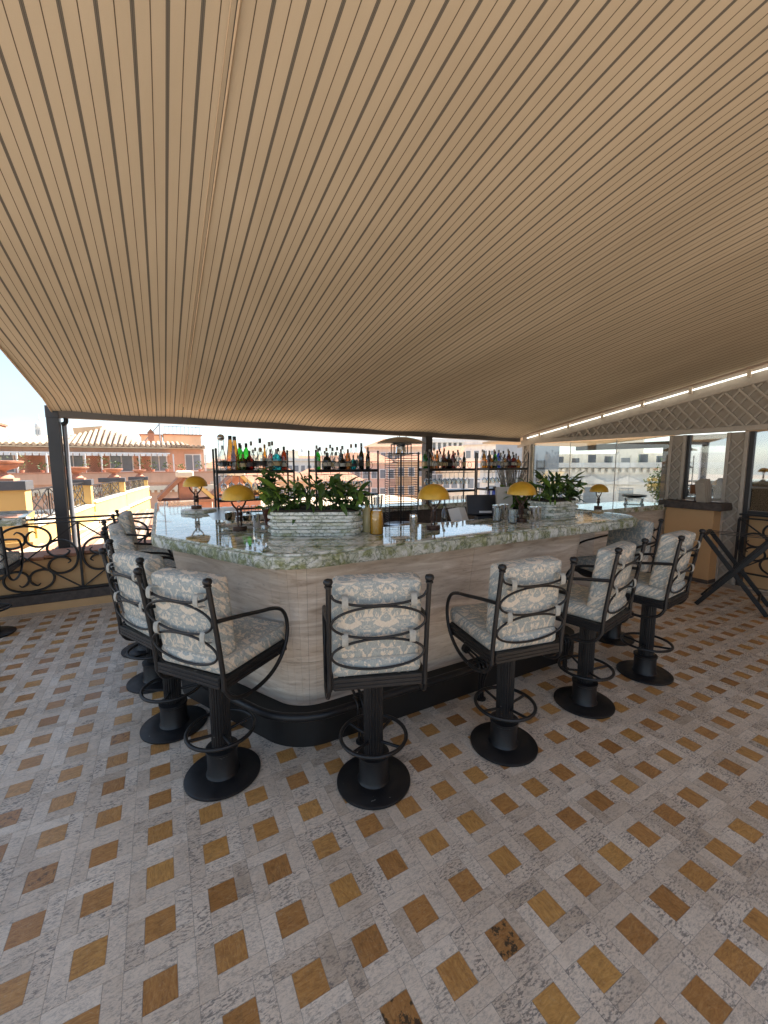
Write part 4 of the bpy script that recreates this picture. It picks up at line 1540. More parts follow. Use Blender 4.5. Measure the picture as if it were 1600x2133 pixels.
jb = thing('juice_bottle', 'glass bottle of orange juice with a clear neck beside the large planter', 'bottle', (1.19, 2.275, ZC))
MB().lathe([(0.036, 0.002), (0.041, 0.006), (0.041, 0.135), (0.036, 0.152), (0.0, 0.153)], 28).build('juice', M['juice'], jb, smooth=45)
MB().lathe([(0.038, 0.0), (0.0425, 0.005), (0.0425, 0.138), (0.037, 0.155), (0.028, 0.168), (0.0285, 0.172), (0.034, 0.176), (0.040, 0.25), (0.0385, 0.25), (0.032, 0.18)], 28).build('glass', M['g_clear'], jb, smooth=45)
MB().lathe([(0.018, 0.185), (0.02, 0.235), (0.0, 0.236)], 16).build('stopper', M['steel_d'], jb, smooth=45)
jb2 = thing('pourer_bottle', 'cloudy lemon bottle with a green pourer behind the orange juice', 'bottle', (1.185, 2.40, ZC))
MB().lathe([(0.036, 0.0), (0.038, 0.005), (0.038, 0.12), (0.014, 0.165), (0.013, 0.185), (0, 0.186)], 24).build('glass', M['lemon'], jb2, smooth=45)
MB().lathe([(0.016, 0.18), (0.016, 0.205), (0.007, 0.21), (0.004, 0.25), (0, 0.25)], 14).build('pourer', simple('green_plastic', (0.03, 0.12, 0.05), 0.4), jb2, smooth=45)
CUP = [(0.026, 0.0), (0.028, 0.003), (0.0345, 0.108), (0.0355, 0.112), (0.0335, 0.112), (0.027, 0.008), (0.0, 0.006)]
for (x, y, z, s, lab) in ((2.335, 2.40, ZC, 1.05, 'steel cup left of the third dome lamp, farther of two'), (2.43, 2.42, ZC, 1.05, 'steel cup close behind the third dome lamp'),
                          (2.56, 2.235, ZC, 0.95, 'broad steel cup right of the third dome lamp'), (2.645, 2.265, ZC, 0.9, 'rightmost steel cup next to the smaller planter'),
                          (1.452, 2.25, ZC, 0.78, 'small domed steel shaker left of the middle lamp'), (0.50, 3.62, 1.021, 1.3, 'tall steel tumbler behind the left lamp'),
                          (0.62, 3.52, 1.021, 1.1, 'steel jug half hidden by the left lamp shade'), (0.585, 2.98, ZC, 0.8, 'short steel cup between left lamp and basil pot')):
    pr = [(r * s, q * s) for r, q in CUP]
    if 'domed' in lab:
        pr = [(0.03 * s, 0.0), (0.0335 * s, 0.004), (0.0335 * s, 0.095), (0.0345 * s, 0.098), (0.03 * s, 0.112), (0.0, 0.118)]
    lathe_thing('steel_cup', lab, 'cup', (x, y, z), pr, M['steel'], 28, 'steel bar cups')
GLS = [(0.030, 0.0), (0.031, 0.003), (0.006, 0.006), (0.004, 0.06), (0.02, 0.075), (0.036, 0.105), (0.038, 0.125), (0.031, 0.165), (0.030, 0.165), (0.036, 0.12), (0.03, 0.1), (0.004, 0.072), (0, 0.07)]
for k, (x, y, lab) in enumerate(((2.27, 2.33, 'upturned mixing glass left of the third dome lamp'), (2.30, 2.20, 'small clear glass in front of the third dome lamp'))):
    lathe_thing('bar_glass', lab, 'glass', (x, y, ZC), [(0.03, 0.0), (0.032, 0.003), (0.036, 0.1), (0.0345, 0.1), (0.03, 0.008), (0, 0.007)], M['g_clear'], 24)
for x, y, lab in ((2.05, 2.71, 'small dash bottle with dark pourer right of the middle lamp'), (1.94, 2.70, 'small dash bottle just behind the middle lamp')):
    t = thing('dash_bottle', lab, 'bottle', (x, y, 1.021), 0, 'dash bottles')
    MB().lathe([(0.022, 0), (0.024, 0.004), (0.024, 0.15), (0.008, 0.18), (0.008, 0.2), (0, 0.2)], 18).build('glass', M['g_clear'], t, smooth=45)
    MB().lathe([(0.011, 0.196), (0.011, 0.215), (0.004, 0.22), (0.003, 0.262), (0, 0.262)], 12).build('pourer', M['cap_b'], t, smooth=45)
ty = thing('serving_tray', 'round pale tray on the work surface behind the steel shaker', 'tray', (1.91, 2.90, 1.021))
MB().lathe([(0.14, 0), (0.16, 0.006), (0.165, 0.02), (0.158, 0.02), (0.14, 0.009), (0, 0.009)], 36).build('plate', M['steel_d'], ty, smooth=45)
nb = thing('menu_book', 'open white menu book propped on the work surface', 'book', (2.29, 2.74, 1.03), R(12))
for s_ in (-1, 1):
    MB().box(min(0, s_ * 0.115), max(0, s_ * 0.115), -0.003, 0.003, 0.0, 0.17, Matrix.Rotation(R(-24), 4, 'X') @ Matrix.Rotation(R(12 * s_), 4, 'Z')).build('page', M['paper'], nb)
ps = thing('till_terminal', 'dark till terminal with tilted screen behind the bar', 'till', (2.70, 2.92, 1.021), R(-28))
MB().box(-0.09, 0.09, -0.08, 0.08, 0, 0.05).build('foot', M['pos'], ps, bevel=0.006)
MB().box(-0.17, 0.17, -0.02, 0.03, 0.06, 0.26, Matrix.Rotation(R(-22), 4, 'X')).build('screen_case', M['pos'], ps, bevel=0.008)
MB().box(-0.06, 0.06, -0.024, -0.021, 0.075, 0.095, Matrix.Rotation(R(-22), 4, 'X')).build('sticker', M['paper'], ps)
mn = thing('menu_stack', 'stack of tall wooden menu boards leaning beside the till', 'menus', (2.70, 2.66, 1.025), R(-30))
for k in range(4):
    MB().box(-0.07, 0.07, k * 0.014, k * 0.014 + 0.011, 0.0, 0.34, Matrix.Rotation(R(-14), 4, 'X')).build('board', M['taupe_back' if k % 2 else 'taupe'], mn, bevel=0.002)
tb = thing('twig_bundle', 'bundle of grey twisted bark behind the menu boards', 'bundle', (3.07, 2.98, 1.021))
lr = random.Random(9)
for k in range(46):
    a = lr.uniform(0, 6.28)
    r_ = lr.uniform(0, 0.07)
    P = [(r_ * math.cos(a) * (0.5 + 0.5 * q) + lr.gauss(0, .012), r_ * math.sin(a) * (0.5 + 0.5 * q) + lr.gauss(0, .012), 0.16 * q) for q in range(4)]
    MB().tube(spl(P, 4), lr.uniform(0.003, 0.008), 5).build('twig', M['rope'], tb)

# ================================================================== BACK BAR, RACKS, BOTTLES
bb = thing('back_counter', 'long back counter with green marble edge below the bottle racks', 'counter', (3.3, 5.5, 0))
mb = MB()
pr = MB().box(-2.9, 3.05, -0.06, 0.42, 0.835, 0.915)
mb.add(pr.v, pr.f, (0.6, 0.2, 0.8))
mb.build('worktop', M['marble'], bb, bevel=0.004)
MB().box(-2.85, 3.0, 0.0, 0.40, 0.0, 0.833).build('cabinet', M['wood'], bb)
for k in range(10):
    MB().box(-2.82 + k * 0.58, -2.27 + k * 0.58, -0.018, -0.001, 0.08, 0.80).build('cabinet_door', M['wood'], bb, bevel=0.004)
rc = thing('side_counter', 'marble side counter running to the lattice pilaster', 'counter', (5.45, 3.38, 0))
mb = MB()
pr = MB().box(-0.85, 0.85, -0.3, 0.3, 0.93, 1.0)
mb.add(pr.v, pr.f, (0.1, 0.9, 0.3))
mb.build('worktop', M['marble'], rc, bevel=0.004)
MB().box(-0.75, 0.8, -0.24, 0.28, 0.0, 0.928).build('cabinet', M['trav'], rc)
for k, z in enumerate((0.0, 0.012, 0.024)):
    o = MB().lathe([(0.06, 0), (0.10, 0.004), (0.15, 0.011), (0.152, 0.0135), (0.0, 0.008)], 32).build('dark_plate', M['pos'], None, 45, (5.72, 3.27, 1.10 + z))
    tag(o, ('lowest', 'middle', 'topmost')[k] + ' black plate of the stack on the side counter', 'plate', 'black plates')
gg = thing('glass_stand', 'clear glass stand under the black plates', 'stand', (5.72, 3.27, 1.0))
MB().lathe([(0.12, 0), (0.125, 0.006), (0.11, 0.03), (0.115, 0.09), (0.13, 0.098), (0, 0.098)], 28).build('glass', M['g_clear'], gg, smooth=45)


def make_rack():
    t = thing('bottle_rack', 'rack', 'rack')
    W2, D2 = 0.495, 0.155
    for sx in (-1, 1):
        for sy in (-1, 1):
            MB().tube([(sx * W2, sy * D2, 0.0), (sx * W2, sy * D2, 0.83)], 0.0135, 8).build('post', M['black'], t, smooth=50)
            MB().ball((sx * W2, sy * D2, 0.838), 0.016, 10, 6).build('finial', M['black'], t, smooth=60)
    for z, h in ((0.575, 0.042), (0.205, 0.036)):
        MB().box(-W2 + 0.012, W2 - 0.012, -D2 - 0.006, D2 + 0.006, z - h, z).build('shelf', M['black'], t, bevel=0.002)
    mb = MB()
    for sy in (-1, 1):
        mb.tube([(-W2, sy * D2, 0.685), (W2, sy * D2, 0.685)], 0.004, 6)
    for sx in (-1, 1):
        mb.tube([(sx * W2, -D2, 0.685), (sx * W2, D2, 0.685)], 0.004, 6)
    mb.build('gallery_rail', M['black'], t, smooth=60)
    for k in range(5):
        x = -0.36 + k * 0.18
        mb = MB()
        for sy in (-1,):
            mb.tube([(x + 0.045 * math.cos(2 * math.pi * q / 20), sy * D2, 0.632 + 0.05 * math.sin(2 * math.pi * q / 20)) for q in range(20)], 0.004, 6, closed=True)
        mb.build('gallery_ring', M['black'], t, smooth=60)
    mb = MB()
    for k in range(7):
        x = -0.42 + k * 0.14
        mb.tube([(x, -D2, 0.50), (x, D2, 0.50)], 0.003, 5)
        mb.tube([(x, -D2, 0.50), (x, -D2, 0.545)], 0.003, 5)
    mb.tube([(-W2, -D2, 0.50), (W2, -D2, 0.50)], 0.003, 5)
    mb.build('glass_hanger', M['black'], t, smooth=60)
    return t


rack = make_rack()
RX = [1.125, 2.435, 4.37, 5.67]
RN = ['leftmost', 'second', 'third', 'rightmost']
for k, x in enumerate(RX):
    lab = {0: 'leftmost black metal bottle rack, with the tallest bottles', 1: 'second black bottle rack from the left, above the large planter', 2: 'third black bottle rack, right of the patio heater', 3: 'rightmost black bottle rack, ending at the lattice pilaster'}[k]
    loc = (x, 5.705, 0.917)
    if k == 0:
        rack.location = loc
        tag(rack, lab, None, 'black bottle racks on the back counter')
    else:
        copy_thing(rack, lab, loc, 0, 'black bottle racks on the back counter')

BT = {  # profiles: (r, z), height ~0.3
    'tall': [(0.036, 0), (0.038, 0.006), (0.038, 0.19), (0.030, 0.215), (0.014, 0.245), (0.0135, 0.295), (0, 0.296)],
    'squat': [(0.050, 0), (0.053, 0.008), (0.055, 0.12), (0.045, 0.155), (0.016, 0.18), (0.0145, 0.225), (0, 0.226)],
    'round': [(0.045, 0), (0.06, 0.02), (0.064, 0.07), (0.056, 0.13), (0.03, 0.165), (0.014, 0.19), (0.0135, 0.245), (0, 0.246)],
    'slim': [(0.031, 0), (0.033, 0.005), (0.033, 0.175), (0.013, 0.24), (0.0125, 0.325), (0, 0.326)],
    'vase': [(0.05, 0), (0.054, 0.02), (0.05, 0.10), (0.036, 0.19), (0.032, 0.24), (0.036, 0.30), (0.036, 0.36), (0, 0.361)],
    'cone': [(0.058, 0), (0.06, 0.01), (0.05, 0.16), (0.03, 0.30), (0.022, 0.39), (0.02, 0.42), (0, 0.42)],
}
BM = {}


def bottle(shape, col, cap, lab_, loc, s, label, group):
    t = thing('bottle', label, 'bottle', loc, rnd.uniform(0, 6.28), group)
    key = (shape, col)
    pr = BT[shape]
    if key not in BM:
        BM[key] = MB().lathe(pr, 20).mesh('glass', 45)
    o = obj('glass', BM[key], M[col], t)
    o.scale = (s, s, s)
    H_ = pr[-1][1]
    if shape == 'vase':
        MB().ball((0, 0, (H_ + 0.012) * s), 0.042 * s, 16, 9, 0.9).build('stopper', M['steel_d'], t, smooth=60)
    else:
        r_ = pr[-2][0] + 0.0025
        MB().lathe([(r_ * s, (H_ - 0.045) * s), (r_ * s, (H_ + 0.004) * s), (0, (H_ + 0.005) * s)], 14).build('cap', M[cap], t, smooth=45)
    if lab_:
        r_ = pr[1][0] + 0.001 if shape in ('tall', 'slim') else pr[2][0] + 0.001
        z0, z1 = (0.04, 0.12) if shape in ('tall', 'slim') else (0.045, 0.10)
        V, Fc = [], []
        for k in range(13):
            a = R(-110 + 220 * k / 12)
            V += [(r_ * s * math.cos(a), r_ * s * math.sin(a), z0 * s), (r_ * s * math.cos(a), r_ * s * math.sin(a), z1 * s)]
        for k in range(12):
            Fc.append((2 * k, 2 * k + 2, 2 * k + 3, 2 * k + 1))
        o2 = MB().add(V, Fc).build('label', M[lab_], t, smooth=60)
        o2.rotation_euler = (0, 0, R(-110) - t.rotation_euler.z + rnd.uniform(-.5, .5))
    return t


CN = {'g_clear': 'clear', 'g_green': 'bright green', 'g_dark': 'dark', 'g_amber': 'amber', 'g_blue': 'turquoise', 'g_gold': 'golden', 'g_red': 'reddish brown', 'g_ultra': 'deep blue'}
SN = {'tall': 'straight', 'squat': 'squat', 'round': 'round-bodied', 'slim': 'long-necked', 'vase': 'vase-shaped', 'cone': 'tall conical'}
ORD = ['first', 'second', 'third', 'fourth', 'fifth', 'sixth', 'seventh', 'eighth', 'ninth', 'tenth', 'eleventh', 'twelfth', 'thirteenth', 'fourteenth', 'fifteenth', 'sixteenth', 'seventeenth', 'eighteenth', 'nineteenth', 'twentieth', 'twenty-first', 'twenty-second', 'twenty-third', 'twenty-fourth', 'twenty-fifth']
ROWS = [
    [(-.41, 0, 'vase', 'g_clear', 'cap_s', 'lab_k', 1.06), (-.29, .06, 'cone', 'g_gold', 'cap_b', 'lab_k', 1.0), (-.25, -.04, 'cone', 'g_gold', 'cap_b', None, .97), (-.17, .07, 'tall', 'g_green', 'cap_b', None, 1.12), (-.155, -.06, 'squat', 'g_gold', 'cap_c', 'lab_y', .85),
     (-.09, .05, 'tall', 'g_green', 'cap_b', 'lab_w', 1.12), (-.07, -.05, 'round', 'g_red', 'cap_b', 'lab_k', .95), (-.02, .08, 'slim', 'g_clear', 'cap_s', None, 1.1), (.03, .06, 'tall', 'g_clear', 'cap_s', 'lab_w', .95), (.075, -.05, 'round', 'g_clear', 'cap_c', 'lab_k', 1.12), (.10, .08, 'slim', 'g_clear', 'cap_b', None, 1.22),
     (.21, .02, 'tall', 'g_clear', 'cap_s', 'lab_w', 1.2), (.265, .08, 'slim', 'g_clear', 'cap_s', None, 1.12), (.285, -.07, 'squat', 'g_blue', 'cap_s', 'lab_y', 1.15), (.345, .07, 'tall', 'g_clear', 'cap_b', 'lab_w', .95), (.395, -.04, 'tall', 'g_amber', 'cap_b', 'lab_w', 1.0)],
    [(-.41, 0, 'tall', 'g_green', 'cap_s', 'lab_w', .95), (-.35, .08, 'tall', 'g_clear', 'cap_b', None, 1.02), (-.29, -.05, 'squat', 'g_dark', 'cap_b', 'lab_w', 1.0), (-.25, .07, 'tall', 'g_clear', 'cap_c', 'lab_w', 1.0), (-.205, -.04, 'tall', 'g_clear', 'cap_s', 'lab_y', .78), (-.19, .07, 'slim', 'g_clear', 'cap_s', None, 1.04),
     (-.14, -.03, 'round', 'g_clear', 'cap_b', 'lab_w', .95), (-.08, .07, 'tall', 'g_clear', 'cap_s', None, 1.05), (-.05, -.06, 'round', 'g_dark', 'cap_b', 'lab_w', .85), (0.0, .06, 'tall', 'g_clear', 'cap_s', 'lab_w', 1.1), (.05, -.05, 'squat', 'g_clear', 'cap_c', 'lab_y', .9), (.09, .06, 'tall', 'g_gold', 'cap_c', 'lab_w', .95), (.13, -.05, 'round', 'g_blue', 'cap_b', 'lab_k', .78),
     (.15, .07, 'slim', 'g_clear', 'cap_c', None, 1.08), (.22, .05, 'slim', 'g_clear', 'cap_b', 'lab_w', 1.1), (.27, -.04, 'slim', 'g_dark', 'cap_s', 'lab_k', 1.12), (.32, .06, 'slim', 'g_green', 'cap_b', None, 1.05), (.38, -.04, 'slim', 'g_dark', 'cap_c', 'lab_y', .95)],
    [(-.44, .05, 'tall', 'g_green', 'cap_s', 'lab_y', .92), (-.33, .06, 'tall', 'g_gold', 'cap_s', 'lab_w', 1.0), (-.29, -.04, 'squat', 'g_clear', 'cap_s', 'lab_w', .95), (-.24, .07, 'slim', 'g_clear', 'cap_c', 'lab_w', 1.0), (-.19, -.05, 'tall', 'g_clear', 'cap_b', 'lab_y', .9), (-.13, .06, 'slim', 'g_clear', 'cap_b', None, .95), (-.10, -.05, 'squat', 'g_amber', 'cap_c', 'lab_y', .95),
     (-.04, .06, 'tall', 'g_red', 'cap_c', 'lab_w', .92), (0.0, -.05, 'round', 'g_dark', 'cap_b', 'lab_k', .9), (.06, .06, 'tall', 'g_clear', 'cap_b', 'lab_w', .88), (.09, -.05, 'squat', 'g_clear', 'cap_b', 'lab_w', .92), (.16, .05, 'tall', 'g_red', 'cap_c', None, .95), (.20, -.04, 'round', 'g_clear', 'cap_s', None, 1.05), (.27, .06, 'slim', 'g_clear', 'cap_b', 'lab_w', .92), (.33, -.04, 'slim', 'g_dark', 'cap_b', 'lab_y', .82), (.40, .04, 'tall', 'g_clear', 'cap_b', 'lab_w', .8)],
    [(-.43, .05, 'tall', 'g_gold', 'cap_s', 'lab_w', 1.0), (-.37, -.05, 'squat', 'g_gold', 'cap_c', 'lab_w', .98), (-.30, .05, 'tall', 'g_gold', 'cap_s', 'lab_w', 1.0), (-.24, -.04, 'tall', 'g_green', 'cap_b', 'lab_w', .95), (-.17, .06, 'slim', 'g_amber', 'cap_c', 'lab_y', .98), (-.11, -.04, 'squat', 'g_clear', 'cap_s', 'lab_w', 1.15), (-.06, .06, 'tall', 'g_ultra', 'cap_s', 'lab_w', 1.05), (.0, -.04, 'round', 'g_clear', 'cap_b', 'lab_w', .95),
     (.06, .06, 'tall', 'g_clear', 'cap_b', None, 1.0), (.10, -.04, 'tall', 'g_amber', 'cap_c', 'lab_k', 1.0), (.17, .05, 'slim', 'g_clear', 'cap_s', 'lab_w', 1.02), (.23, -.04, 'squat', 'g_red', 'cap_b', 'lab_w', 1.0), (.30, .05, 'tall', 'g_clear', 'cap_b', 'lab_w', .95), (.36, -.03, 'round', 'g_gold', 'cap_c', 'lab_y', .85)],
]
for k, row in enumerate(ROWS):
    br = random.Random(40 + k)
    row = row + [(-.38 + .13 * q + br.uniform(-.03, .03), .115, br.choice(['tall', 'slim', 'tall', 'squat']), br.choice(['g_clear', 'g_clear', 'g_amber', 'g_clear', 'g_gold', 'g_dark']), br.choice(['cap_b', 'cap_s', 'cap_c']), br.choice(['lab_w', None, 'lab_y']), br.uniform(.85, 1.02)) for q in range(6)]
    row.sort(key=lambda q: q[0])
    for q, (dx, dy, shp, col, cap, lb, s) in enumerate(row):
        bottle(shp, col, cap, lb, (RX[k] + dx, 5.705 + dy, 0.917 + 0.5755), s * 1.06,
               '%s %s bottle, %s from the left on the %s rack' % (CN[col], SN[shp], ORD[q], RN[k]), 'spirit bottles on the racks')
# hanging stemware and upturned tumblers
WG = [(0.032, 0.0), (0.032, -0.003), (0.005, -0.007), (0.0035, -0.085), (0.012, -0.095), (0.034, -0.12), (0.040, -0.15), (0.033, -0.20), (0.032, -0.20), (0.038, -0.15), (0.032, -0.122), (0.0, -0.098)]
wg_me = MB().lathe(WG[::-1], 18).mesh('stem_glass', 50)
wg_me.materials.append(M['g_clear'])
for k, x in enumerate(RX):
    for q in range(9 if k else 7):
        for sy in (-1, 1):
            o = obj('stem_glass', wg_me, None, None, (x - 0.41 + q * 0.1 + (0.02 if sy > 0 else 0), 5.705 + sy * 0.07, 0.917 + 0.5))
            tag(o, 'clear stemmed glass hanging in the rows under the %s bottle rack' % RN[k], 'glass', 'stemmed glasses hanging under the %s rack' % RN[k])
tm_me = MB().lathe([(0.036, 0.0), (0.033, 0.095), (0.03, 0.1), (0.0, 0.1)], 16).mesh('tumbler', 50)
tm_me.materials.append(M['g_clear'])
for k in (0, 1, 2):
    for q in range(10):
        o = obj('tumbler', tm_me, None, None, (RX[k] - 0.41 + q * 0.09, 5.63, 0.917))
        tag(o, 'upturned clear tumbler in the row on the counter under the %s rack' % RN[k], 'glass', 'upturned tumblers under the %s rack' % RN[k])
for q in range(9):
    bl = thing('water_bottle', 'water bottle', 'bottle', (5.12 + q * 0.085 + (q % 2) * 0.02, 5.53 + (q % 2) * 0.07, 0.917), 0, 'blue water bottles under the rightmost rack')
    bl['label'] = 'blue capped water bottle in the cluster under the rightmost rack'
    obj('glass', BM[('tall', 'g_ultra')] if q % 3 else BM[('tall', 'g_clear')], None, bl).scale = (0.8, 0.8, 0.8)
    MB().lathe([(0.014, 0.2), (0.014, 0.24), (0, 0.241)], 12).build('cap', M['cap_b'], bl, smooth=45)

# ---- patio heater
ht = thing('patio_heater', 'tall patio heater with wire cage and broad steel reflector', 'heater', (2.90, 4.82, 0), R(-20))
MB().lathe([(0.20, 0), (0.205, 0.01), (0.205, 0.62), (0.19, 0.66), (0.0, 0.66)], 32).build('gas_housing', M['pos'], ht, smooth=45)
MB().lathe([(0.22, 0.72), (0.23, 0.725), (0.23, 0.745), (0.2, 0.75), (0.0, 0.75)], 36).build('shelf_plate', M['steel_d'], ht, smooth=45)
MB().tube([(0, 0, 0.66), (0, 0, 1.72)], 0.012, 10).build('pole', M['black'], ht, smooth=50)
mb = MB()
for k in range(30):
    z = 0.78 + k * 0.032
    mb.tube([(sx * 0.19, sy * 0.19, z) for sx, sy in ((-1, -1), (1, -1), (1, 1), (-1, 1))], 0.0034, 5, closed=True)
for sx, sy in ((-1, -1), (1, -1), (1, 1), (-1, 1), (0, -1), (0, 1)):
    mb.tube([(sx * 0.19, sy * 0.19, 0.75), (sx * 0.19, sy * 0.19, 1.72)], 0.004, 6)
mb.build('wire_cage', M['black'], ht)
mb = MB()
for sx, sy in ((-1, -1), (1, -1), (1, 1), (-1, 1)):
    mb.box(sx * 0.115 - .006, sx * 0.115 + .006, sy * 0.115 - .006, sy * 0.115 + .006, 1.70, 1.83)
mb.box(-0.125, 0.125, -0.125, 0.125, 1.69, 1.702)
mb.box(-0.125, 0.125, -0.125, 0.125, 1.822, 1.832)
mb.build('burner_frame', M['black'], ht)
MB().lathe([(0.05, 1.70), (0.075, 1.71), (0.06, 1.82), (0, 1.82)], 20).build('burner', M['steel'], ht, smooth=45)
MB().lathe([(0.06, 1.832), (0.33, 1.842), (0.335, 1.848), (0.30, 1.868), (0.20, 1.905), (0.10, 1.925), (0.0, 1.93)], 44).build('reflector', M['dish'], ht, smooth=50)
for k in range(3):
    a = 2.1 * k
    MB().tube([(0.07 * math.cos(a), 0.07 * math.sin(a), 1.915), (0.07 * math.cos(a), 0.07 * math.sin(a), 1.945)], 0.006, 6).build('bolt', M['cap_b'], ht)

# ---- menus leaning on the timber cap, folding tray stand
ms_ = thing('leaning_menus', 'row of slim taupe menus leaning on the timber cap', 'menus', (6.24, 2.66, 1.06), R(90))
for k in range(6):
    MB().box(-0.055, 0.055, k * 0.026 - 0.07, k * 0.026 - 0.052, 0.0, 0.30, Matrix.Rotation(R(-18), 4, 'X')).build('menu', M['taupe_back' if k % 2 else 'taupe'], ms_, bevel=0.002)
sl_ = thing('small_table_lamp', 'small lamp with a brown shade behind the leaning menus', 'lamp', (6.30, 2.80, 1.06))
MB().lathe([(0.03, 0), (0.03, 0.006), (0.006, 0.01), (0.005, 0.12), (0, 0.12)], 16).build('stem', M['bronze'], sl_, smooth=45)
MB().lathe([(0.05, 0.1), (0.055, 0.105), (0.06, 0.22), (0.055, 0.22), (0.05, 0.11)], 20).build('shade', simple('wood_shade', (0.25, 0.11, 0.05), 0.5), sl_, smooth=45)
ts = thing('folding_tray_stand', 'black folding tray stand with crossed legs at the right', 'stand', (5.46, 1.98, 0), R(106))
for sy in (-1, 1):
    y = sy * 0.21
    for sx in (-1, 1):
        o = MB().bar((sx * 0.29, y + 0.014 * sx, 0.006), (-sx * 0.27, y + 0.014 * sx, 0.78), 0.043, 0.024, (0, 1, 0)).build('leg', M['black'], ts, bevel=0.003)
for sx in (-1, 1):
    MB().bar((sx * 0.275, -0.235, 0.785), (sx * 0.275, 0.235, 0.785), 0.035, 0.03).build('top_bar', M['black'], ts, bevel=0.003)
    MB().bar((sx * 0.21, -0.2, 0.115), (sx * 0.21, 0.2, 0.115), 0.02, 0.05).build('stretcher', M['black'], ts, bevel=0.003)
for q in (-0.12, 0.0, 0.12):
    MB().box(-0.27, 0.27, q - 0.018, q + 0.018, 0.798, 0.801).build('strap', M['black'], ts)

# ================================================================== NEIGHBOURING TERRACE (left background)
PX = [(-1.70, 7.6, 1.338), (-1.40, 11.5, 1.232), (-0.98, 15.2, 1.165), (-0.45, 19.6, 1.075)]   # front-right cap corner
PL = ['nearest ochre pillar with slate cap, at the left edge behind the post', 'second ochre pillar with slate cap, just right of the awning post', 'third ochre pillar with slate cap in the receding row', 'farthest ochre pillar with slate cap, near the gabled hood']
row = Vector((PX[3][0] - PX[0][0], PX[3][1] - PX[0][1]))
RZ = -math.atan2(row.x, row.y)
for k, (x, y, zt) in enumerate(PX):
    t = thing('terrace_pillar', PL[k], 'pillar', (x, y, 0), 0, 'ochre pillars of the neighbouring terrace')
    MB().box(-0.70, 0, 0, 0.42, zt - 0.131, zt).build('slate_cap', M['slate'], t, bevel=0.006)
    MB().box(-0.62, -0.03, 0.05, 0.38, -3.0, zt - 0.132).build('shaft', M['yellow'], t)
    MB().box(-0.60, 0.012, 0.02, 0.40, -3.0, 0.45).build('base_block', M['yellow'], t)
    u = thing('urn', ['nearest', 'second', 'third', 'farthest'][k] + ' wide terracotta urn on a pillar cap, counting from the left edge', 'urn', (x - 0.30, y + 0.21, zt), 0, 'terracotta urns on the pillars')
    s_ = 0.9
    MB().box(-0.16, 0.16, -0.16, 0.16, 0.0, 0.035).build('foot_slab', M['terra'], u)
    MB().lathe([(0.15 * s_, 0.036), (0.14 * s_, 0.07), (0.07 * s_, 0.11), (0.06 * s_, 0.14), (0.09 * s_, 0.155), (0.20 * s_, 0.19), (0.24 * s_, 0.23), (0.235 * s_, 0.245), (0.28 * s_, 0.262), (0.29 * s_, 0.285), (0.26 * s_, 0.29), (0.0, 0.24)], 28).build('bowl', M['terra'], u, smooth=45)


def iron_panel(label, a, b, z0, z1):
    A, B = Vector((a[0], a[1], 0)), Vector((b[0], b[1], 0))
    d = B - A
    t = thing('iron_panel', label, 'railing', (a[0], a[1], 0), math.atan2(d.y, d.x), 'iron panels between the ochre pillars')
    L = d.length
    for z in (z0 + .012, z1):
        MB().box(0, L, -0.012, 0.012, z - 0.012, z + 0.012).build('rail_bar', M['iron'], t)
    npn = max(1, round(L / 1.1))
    wd = L / npn
    for k in range(npn):
        MB().box(k * wd - .01, k * wd + .01, -.01, .01, z0, z1).build('baluster', M['iron'], t)
        for s_ in (1, -1):
            zc, hh = (z0 + z1) / 2, (z1 - z0) / 2
            MB().bar((k * wd, 0.004 * s_, zc - s_ * hh), ((k + 1) * wd, 0.004 * s_, zc + s_ * hh), 0.014, 0.014, (0, 1, 0)).build('diagonal', M['iron'], t)
        mb = MB()
        for an, ox, oz in ((0, 0, hh * 0.55), (math.pi, 0, -hh * 0.55), (-math.pi / 2, wd * 0.3, 0), (math.pi / 2, -wd * 0.3, 0)):
            scroll(mb, k * wd + wd / 2 + ox, zc + oz, an, 0.75, 0.75 * hh / 0.3, 0, 0.007)
        mb.build('scrollwork', M['iron'], t)


LW = ['low yellow wall between the first and second pillars', 'low yellow wall between the second and third pillars', 'low yellow wall between the third and farthest pillars']
for k in range(3):
    a, b = PX[k], PX[k + 1]
    zt = [0.62, 0.66, 0.66][k]
    d = Vector((b[0] - a[0], b[1] - a[1] - 0.42, 0))
    t = thing('low_wall', LW[k], 'wall', (a[0] - 0.09, a[1] + 0.38, 0), math.atan2(d.y, d.x))
    MB().box(-0.02, d.length + .06, -0.09, 0.16, -3, zt).build('wall_face', M['yellow'], t)
    MB().box(-0.02, d.length + .06, -0.115, 0.185, zt, zt + 0.04).build('coping', M['cream'], t)
    MB().box(-0.02, d.length + .06, -0.16, -0.092, 0.20, 0.26).build('string_course', M['cream'], t)
    iron_panel('iron scroll panel above the ' + LW[k][4:], (a[0] - 0.15, a[1] + 0.38), (b[0] - 0.15, b[1] + 0.05), zt + 0.04, [1.17, 1.07, 1.0][k])
iron_panel('iron scroll panel left of the nearest pillar', (-3.9, 7.85), (-2.33, 7.85), 0.55, 1.18)
lr_ = thing('lower_roof', 'tiled lower roof between the railing and the yellow wall', 'roof', (-2, 6.0, 0))
MB().add([(-5, 0.02, 0.36), (2.44, 0.02, 0.42), (2.44, 12, -0.1), (-5, 12, -0.3), (-5, 0.02, -1), (2.44, 0.02, -1), (2.44, 12, -1), (-5, 12, -1)], [(0, 1, 2, 3), (0, 4, 5, 1), (1, 5, 6, 2), (2, 6, 7, 3), (3, 7, 4, 0)]).build('roof_deck', M['roof_dark'], lr_)
